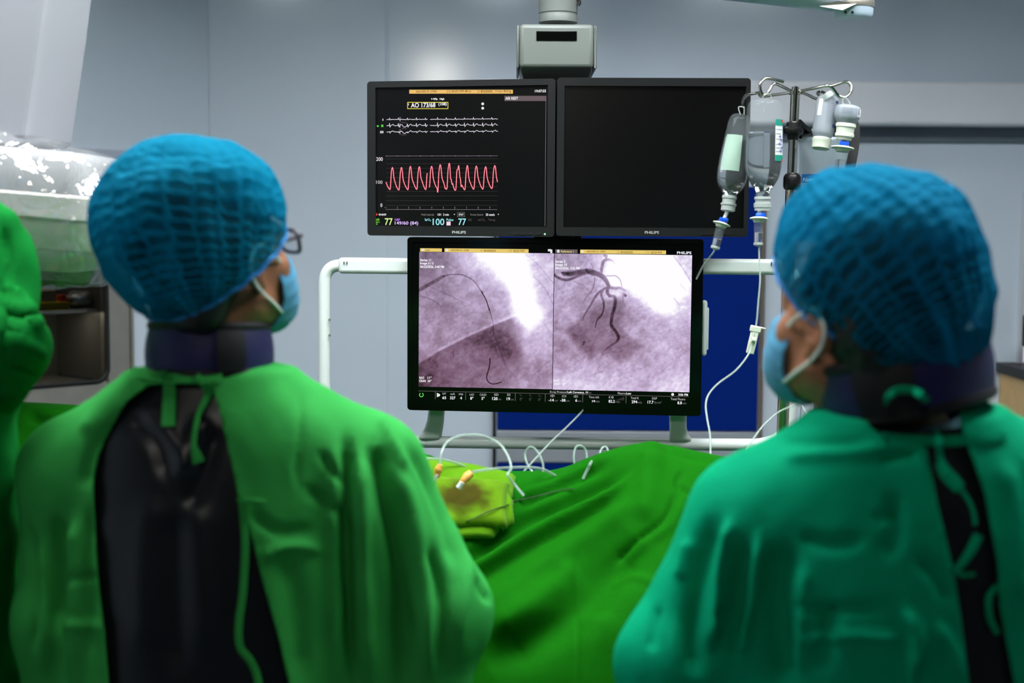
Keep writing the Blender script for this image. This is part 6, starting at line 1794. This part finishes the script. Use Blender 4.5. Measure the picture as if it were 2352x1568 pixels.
foldsL = [([(330, 850), (250, 920), (190, 1000)], 22, 8), ([(300, 930), (215, 1030), (190, 1120)], 14, -9), ([(130, 1180), (140, 1300), (130, 1450)], 16, -14), ([(175, 1190), (180, 1330), (175, 1560)], 16, 12), ([(205, 1170), (200, 1300), (215, 1500)], 9, -9), ([(95, 1250), (105, 1400), (100, 1560)], 16, 10), ([(60, 1200), (90, 1340), (75, 1500)], 12, -8), ([(150, 1330), (220, 1320)], 8, -6), ([(140, 1430), (235, 1440)], 10, 8),
          ([(800, 1000), (795, 1150), (800, 1350), (815, 1560)], 12, -20), ([(770, 1010), (768, 1200), (770, 1560)], 18, 8), ([(830, 1050), (835, 1250), (850, 1560)], 16, 14), ([(865, 1020), (880, 1120), (915, 1300), (930, 1560)], 20, -22), ([(900, 1060), (950, 1200), (985, 1400), (990, 1560)], 18, 12), ([(940, 1020), (1010, 1160), (1040, 1300)], 14, -10), ([(1060, 1180), (1075, 1300), (1050, 1500)], 18, 8), ([(980, 1250), (1010, 1380), (1010, 1540)], 14, -12),
          ([(1090, 1330), (1110, 1360), (1128, 1380)], 8, -8), ([(700, 1120), (780, 1180), (800, 1250)], 12, -8), ([(690, 890), (690, 1000), (680, 1120)], 6, -4), ([(580, 1180), (640, 1220), (720, 1215)], 12, -8), ([(600, 1280), (660, 1255), (740, 1260)], 12, 8), ([(740, 1040), (760, 1080), (790, 1110)], 8, -8), ([(660, 1270), (680, 1400), (690, 1560)], 26, -9), ([(870, 950), (900, 1010), (930, 1080)], 12, 9)]
gL, tL = gownmesh(L, volL, .008, openL, B1, foldsL, MT['gownL'], L['neck'], .088, .38, seed=21)
# neck band and ties
straps(L, [tL, atL], [([(300, 850), (335, 858), (370, 868), (420, 868), (470, 868), (510, 866)], 26, .006), ([(556, 1150), (560, 1200), (563, 1257), (558, 1358), (549, 1428), (551, 1484), (576, 1519), (592, 1560), (600, 1640)], 17, .012), ([(545, 1146), (580, 1150), (610, 1152)], 12, .008),
                      ([(385, 866), (389, 900), (387, 940), (386, 978)], [26, 30, 31, 31], .012), ([(450, 862), (468, 880), (478, 902), (466, 930), (455, 952), (447, 990), (445, 1021), (449, 1040), (457, 1062)], [16, 20, 20, 14, 12, 11, 12, 22, 28], .012), ([(362, 862), (375, 852), (400, 850), (425, 852), (452, 862)], [16, 22, 16, 22, 16], .014)], MT['gownL'], B1, gL)
# ---------------------------------------------------------------- right doctor
Y2 = 1.80; B2 = 1.66
Rr = dict(e=None)
Rr['cx'], Rr['cy'] = X(2110, Y2, 1200), Y2
Rr['e'] = empty('person', (Rr['cx'], Rr['cy'], 0))
tag(Rr['e'], 'person in teal green gown with a navy neck collar, standing on the right', 'person', 'masked people in green gowns')
Rr['R'] = headframe(math.radians(-38), math.radians(13)); Rr['head'] = P(1964, 738, 1.80); Rr['neck'] = P(2085, 985, 1.80)
Rr['shL'], Rr['elL'], Rr['wrL'] = P(1732, 1195, 1.82), P(1555, 1520, 1.80), P(1640, 1500, 2.10)
Rr['shR'], Rr['elR'], Rr['wrR'] = P(2480, 1160, 1.82), P(2620, 1540, 1.84), P(2480, 1520, 2.12)
Rr['hemmat'] = L['hemmat']
c_ = P(2050, 640, 1.80); Rr['hairpuff'] = [(c_ + np.array([.01, 0, .0]), (.100, .10, .098))]
_, hR = figure(Rr); hair(Rr, hR, Rr['R'])
capR = capmat('blue_cap_fibre_dense', (0, 122, 160), 2, 30, 30)
bouffant(Rr, [(P(2030, 605, 1.80), np.array([.127, .13, .122])), (P(2120, 720, 1.79), np.array([.086, .11, .085])), (P(1945, 560, 1.82), np.array([.083, .09, .092])), (P(2040, 740, 1.78), np.array([.08, .105, .07]))], P(2190, 872, 1.74), [P(1812, 640, 1.82), P(1905, 790, 1.72), P(2230, 874, 1.72)], capR,
         [(-1.45, .007, .06), (-1.9, .006, .05), (-1.0, .005, .05), (-2.4, .004, .05), (-.5, .004, .05)], ((2040, 680), (215, 190)), dens=(15, 50))
facemask(Rr, hR, Rr['R']); shoes(Rr)
Rc = headframe(math.radians(0), math.radians(-4), math.radians(13))
collar(Rr, P(2080, 872, 1.79), .108, .092, .068, Rc, closure=(225, 262), flare=.06)
zz = lambda y: Z(y, 1.74)
rowsR = [(.36, Rr['cx'], Y2 + .01, .25, .2), (.78, Rr['cx'], Y2, .225, .165), (zz(1568), Rr['cx'], Y2, .22, .150), (zz(1350), X(2110, Y2), Y2, .215, .14), (zz(1200), X(2110, Y2), Y2, .205, .13), (zz(1090), X(2105, Y2), Y2, .185, .115), (zz(1020), X(2095, Y2), Y2, .14, .10), (zz(975), X(2085, Y2), Y2, .10, .085)]
capsR = [(P(2010, 1055, 1.79), Rr['shL'], .064, .070, .05), (P(2180, 1050, 1.79), Rr['shR'], .070, .072, .05), (Rr['shL'], Rr['elL'], .070, .066, .03), (Rr['elL'], Rr['wrL'], .064, .042, .02), (Rr['shR'], Rr['elR'], .072, .066, .03), (Rr['elR'], Rr['wrR'], .062, .042, .02), (Rr['elL'], P(1560, 1760, 1.8), .066, .06, .03), (P(1760, 1250, 1.8), P(1740, 1760, 1.8), .07, .08, .04)]
volR = garment(Rr, rowsR, capsR)
apv = Vol(volR.lo, volR.lo + (volR.n - 1) * volR.h, volR.h); apv.loft([(r[0], r[1], r[2], r[3] - .004, r[4] - .004) for r in rowsR], p=2.3, k=.03)
for a in capsR[:2]: apv.cap(a[0], (a[0] + a[1]) / 2, a[2] - .004, a[3] - .004, k=.04)
av, aq = apv.mesh(); av = relax(av, aq, 2)
g = np.minimum(av[:, 2] - .45, np.where(av[:, 2] > Rr['neck'][2] - .07, np.linalg.norm((av - Rr['neck']) * [1, 1, .3], axis=1) - .07, .05))
av, af = clip(av, aq, g); apR = mk('lead_apron', av, af, MT['apron'], Rr['e'], solid=.004)
atR = BVHTree.FromPolygons([Vector(p) for p in av], [tuple(int(k) for k in t) for t in af])
openR = [(1985, 940), (2200, 930), (2215, 1000), (2262, 1130), (2292, 1290), (2300, 1400), (2335, 1590), (2360, 1900), (2235, 1900), (2228, 1590), (2207, 1420), (2190, 1312), (2152, 1150), (2128, 1026), (2090, 1016), (2036, 1010), (1998, 978)]
foldsR = [([(1640, 1180), (1605, 1320), (1590, 1450), (1600, 1560)], 24, -18), ([(1680, 1190), (1655, 1320), (1640, 1480)], 16, 16), ([(1715, 1240), (1690, 1380), (1690, 1520)], 13, -16), ([(1745, 1230), (1730, 1380), (1690, 1530)], 12, 14), ([(1810, 1240), (1785, 1360), (1790, 1480), (1800, 1568)], 34, -20), ([(1850, 1300), (1840, 1420), (1830, 1560)], 14, 8), ([(1580, 1240), (1560, 1330)], 12, 8), ([(1510, 1390), (1500, 1450), (1495, 1490)], 10, -7), ([(1660, 1390), (1665, 1450), (1640, 1500)], 10, -12),
          ([(1840, 1230), (1900, 1250), (1980, 1240)], 16, -10), ([(1900, 1380), (1900, 1450), (1880, 1540)], 22, -10), ([(1820, 1390), (1900, 1400), (2030, 1395)], 10, -8), ([(1840, 1470), (1960, 1460), (2070, 1470)], 12, 8), ([(2050, 1130), (2060, 1220), (2030, 1280)], 18, -8), ([(1780, 1010), (1880, 1020), (1990, 1020)], 14, -6), ([(1800, 1050), (1920, 1040), (2040, 1030)], 14, 7), ([(2020, 1055), (2060, 1045), (2110, 1040)], 9, -12), ([(2010, 1190), (2070, 1180)], 12, -6), ([(2080, 1400), (2110, 1470), (2090, 1560)], 14, 10), ([(2110, 1280), (2150, 1320), (2180, 1380)], 16, -10), ([(2150, 1430), (2190, 1500), (2200, 1560)], 14, 8), ([(2310, 1060), (2330, 1200), (2340, 1400)], 20, 10), ([(2290, 1340), (2280, 1420), (2300, 1500)], 8, 10)]
gR, tR = gownmesh(Rr, volR, .008, openR, B2, foldsR, MT['gownR'], Rr['neck'], .086, .38, seed=41)
straps(Rr, [tR, atR], [([(2024, 1000), (2070, 1008), (2130, 1012), (2190, 1012), (2250, 1006), (2310, 1000)], [18, 22, 24, 26, 26, 24], .006), ([(2045, 952), (2038, 920), (2058, 898), (2095, 896), (2125, 915), (2147, 950), (2156, 1000), (2160, 1050), (2170, 1090)], [14, 15, 16, 17, 17, 17, 17, 16, 16], .022),
                       ([(2158, 1060), (2172, 1085), (2190, 1105), (2206, 1122)], [24, 34, 34, 30], .014), ([(2200, 1115), (2225, 1150), (2237, 1180), (2240, 1205)], [12, 10, 9, 10], .010), ([(2248, 1228), (2232, 1262), (2212, 1292), (2196, 1312)], [22, 22, 18, 12], .010), ([(2180, 1300), (2210, 1320), (2240, 1318)], [14, 12, 8], .006),
                       ([(2078, 1400), (2095, 1430), (2112, 1470), (2108, 1510), (2098, 1545), (2100, 1620)], [14, 16, 18, 18, 16, 16], .008), ([(2290, 1345), (2272, 1375), (2275, 1420), (2292, 1455)], [12, 14, 14, 12], .008)], MT['gownR'], B2, gR)

# ---------------------------------------------------------------- person at the left edge (only an arm in view)
Y3 = 2.10
Q = dict(e=None)
Q['cx'], Q['cy'] = X(-300, Y3, 1200), Y3
Q['e'] = empty('person', (Q['cx'], Q['cy'], 0))
tag(Q['e'], 'person in wrinkled bright green gown, only an arm showing at the left edge', 'person', 'masked people in green gowns')
Q['R'] = headframe(math.radians(40), 0); Q['head'] = P(-330, 330, 2.10); Q['neck'] = P(-320, 590, 2.12)
Q['shL'], Q['elL'], Q['wrL'] = P(-560, 760, 2.12), P(-640, 1080, 2.1), P(-520, 1120, 2.25)
Q['shR'], Q['elR'], Q['wrR'] = P(-60, 575, 2.12), P(0, 795, 2.05), P(-60, 935, 2.22)
Q['hemmat'] = L['hemmat']; Q['hairpuff'] = []
_, hQ = figure(Q); hair(Q, hQ, Q['R'])
bouffant(Q, [(P(-345, 270, 2.1), np.array([.125, .13, .12]))], P(-330, 500, 2.05), [P(-400, 470, 2.0), P(-260, 400, 2.0), P(-220, 300, 2.1)], capL, [(-1.5, .005, .07)], ((-345, 300), (190, 165)), dens=(16, 46))
facemask(Q, hQ, Q['R']); shoes(Q)
zz = lambda y: Z(y, 2.1)
rowsQ = [(.36, Q['cx'], Y3, .25, .2), (.8, Q['cx'], Y3, .215, .16), (zz(1500), Q['cx'], Y3, .205, .145), (zz(1150), Q['cx'] + .005, Y3, .20, .135), (zz(800), X(-310, Y3), Y3, .185, .12), (zz(660), X(-318, Y3), Y3, .14, .1), (zz(610), X(-320, Y3), Y3, .1, .085)]
capsQ = [(P(-370, 660, 2.12), Q['shL'], .06, .07, .05), (P(-250, 640, 2.12), Q['shR'], .065, .068, .05), (Q['shL'], Q['elL'], .07, .062, .03), (Q['elL'], Q['wrL'], .06, .042, .02), (Q['shR'], Q['elR'], .064, .060, .03), (Q['elR'], Q['wrR'], .056, .044, .02)]
volQ = garment(Q, rowsQ, capsQ, h=.007)
foldsQ = [([(10, 520), (30, 600), (20, 680)], 10, -8), ([(20, 640), (60, 690), (80, 760)], 12, 10), ([(0, 700), (40, 730), (95, 730)], 9, -9), ([(10, 780), (60, 800), (100, 820)], 9, 9), ([(20, 840), (60, 850), (90, 870)], 8, -9), ([(0, 900), (40, 890), (80, 900)], 10, 8), ([(5, 620), (15, 720), (10, 850)], 10, -8)]
gownmesh(Q, volQ, .008, None, 2.0, foldsQ, MT['gownF'], Q['neck'], .086, .38, seed=61, wr=.014)
# ================================================================ X-RAY DETECTOR IN ITS CLEAR COVER (left)
YC = 2.62
MT['carm'] = mat('detector_white', (226, 222, 214), rough=.38, noise=.01)
MT['carm2'] = mat('detector_grey', (186, 186, 184), rough=.45)
det = empty('xray_detector', P(-40, 640, YC)); tag(det, 'white X-ray detector head with stepped lower body at the left edge', 'x-ray detector')
tilt = math.radians(4.2); RT = roty(tilt)
cD_ = P(-30, 480, YC); s_ = YC / F
def dring(z, hw, hd, r):
    pts = rrect(2 * hw, 2 * hd, r, 6)
    return [cD_ + RT @ np.array([a, b + .0, z]) for a, b in pts]
def stack(name, rows, m):
    V = []; Fc = []
    for z, hw, hd, r in rows: V += dring(z, hw, hd, r)
    n = len(V) // len(rows)
    for i in range(len(rows) - 1):
        for k in range(n):
            l = (k + 1) % n; Fc.append((i * n + k, i * n + l, (i + 1) * n + l, (i + 1) * n + k))
    Fc += [tuple(range(n - 1, -1, -1)), tuple((len(rows) - 1) * n + k for k in range(n))]
    return mk(name, V, Fc, m, det, sharp=35)
px_ = lambda p: p * s_
stack('upper_body', [(px_(48), .246, .172, .05), (px_(60), .244, .171, .05), (px_(118), .234, .164, .05), (px_(134), .222, .155, .05), (px_(140), .205, .14, .05)], mat('detector_shell_grey', (168, 167, 168), rough=.45))
stack('side_band', [(px_(-8), .25, .175, .05), (px_(-4), .252, .178, .05), (px_(42), .252, .178, .05), (px_(47), .248, .175, .05)], MT['carm'])
stack('lower_body', [(px_(-72), .236, .165, .05), (px_(-66), .24, .168, .05), (px_(-12), .248, .174, .05), (px_(-9), .246, .172, .05)], MT['carm'])
stack('input_face', [(px_(-122), .195, .135, .05), (px_(-118), .2, .14, .05), (px_(-73), .234, .162, .05)], MT['carm2'])
# arm column above
v = [P(-260, 330, YC - .06), P(62, 325, YC - .06), P(100, 60, YC - .06), P(140, -260, YC - .06), P(-260, -260, YC - .06)]
v2 = [np.array(p) + [0, .26, 0] for p in v]
mk('arm_column', v + v2, [(0, 1, 2, 3, 4), (9, 8, 7, 6, 5), (0, 5, 6, 1), (1, 6, 7, 2), (2, 7, 8, 3), (3, 8, 9, 4), (4, 9, 5, 0)], mat('arm_white', (168, 168, 174), rough=.5), det, smooth=False, bevel=.012)
top_c = P(-80, -200, YC + .1)
tube('ceiling_column', [top_c, [top_c[0], top_c[1], CEIL]], .09, MT['carm'], det, smooth=False, seg=32)
# clear crinkled plastic cover
def clearfilm(name):
    m, t, b, o = nt(name)
    b.inputs['Base Color'].default_value = (.8, .82, .85, 1); b.inputs['Roughness'].default_value = .10; b.inputs['Specular IOR Level'].default_value = 1.0
    tc = node(t, 'ShaderNodeTexCoord'); n = node(t, 'ShaderNodeTexNoise', inp={'Scale': 9., 'Detail': 3., 'Distortion': 1.2}); t.links.new(tc.outputs['Object'], n.inputs['Vector'])
    bp = node(t, 'ShaderNodeBump', inp={'Strength': .9, 'Distance': .03}); t.links.new(n.outputs['Fac'], bp.inputs['Height']); t.links.new(bp.outputs[0], b.inputs['Normal'])
    tr = node(t, 'ShaderNodeBsdfTransparent'); gl = node(t, 'ShaderNodeBsdfGlossy'); gl.inputs['Roughness'].default_value = .08; gl.inputs['Color'].default_value = (1, 1, 1, 1); t.links.new(bp.outputs[0], gl.inputs['Normal'])
    m1 = node(t, 'ShaderNodeMixShader', inp={0: .12}); t.links.new(tr.outputs[0], m1.inputs[1]); t.links.new(b.outputs[0], m1.inputs[2])
    m2 = node(t, 'ShaderNodeMixShader', inp={0: .16}); t.links.new(m1.outputs[0], m2.inputs[1]); t.links.new(gl.outputs[0], m2.inputs[2]); t.links.new(m2.outputs[0], o.inputs['Surface'])
    return m
V = []; Fc = []
rows = []
for k in range(40):
    t = k / 39
    z = np.interp(t, [0, .12, .3, .5, .62, .8, 1], [px_(-160), px_(-146), px_(-90), px_(0), px_(48), px_(125), px_(165)])
    hw = np.interp(t, [0, .12, .3, .5, .62, .8, 1], [.20, .222, .252, .268, .268, .240, .10]); hd = np.interp(t, [0, .12, .3, .5, .62, .8, 1], [.13, .15, .175, .19, .19, .165, .09])
    rows.append((z, hw, hd))
n = 0
for z, hw, hd in rows:
    pts = np.array(rrect(2 * hw, 2 * hd, .06, 24)); n = len(pts)
    V += [cD_ + RT @ np.array([a, b, z]) for a, b in pts]
V = np.array(V); q = []
for i in range(len(rows) - 1):
    for k in range(n):
        l = (k + 1) % n; q.append((i * n + k, i * n + l, (i + 1) * n + l, (i + 1) * n + k))
q = np.array(q); nr = vnormals(V, q)
V = V + nr * (.008 * vnoise(V, 14, 5) + .006 * np.sin(V[:, 0] * 70 - V[:, 2] * 55 + 3 * vnoise(V, 6, 8)) * np.clip((V[:, 2] - cD_[2]) * 12, 0, 1) + .003 * vnoise(V, 40, 3) + .004)[:, None]
cov = mk('plastic_cover', V, q, clearfilm('clear_polythene'))
tag(cov, 'crinkled clear plastic cover wrapped around the white X-ray detector', 'cover')
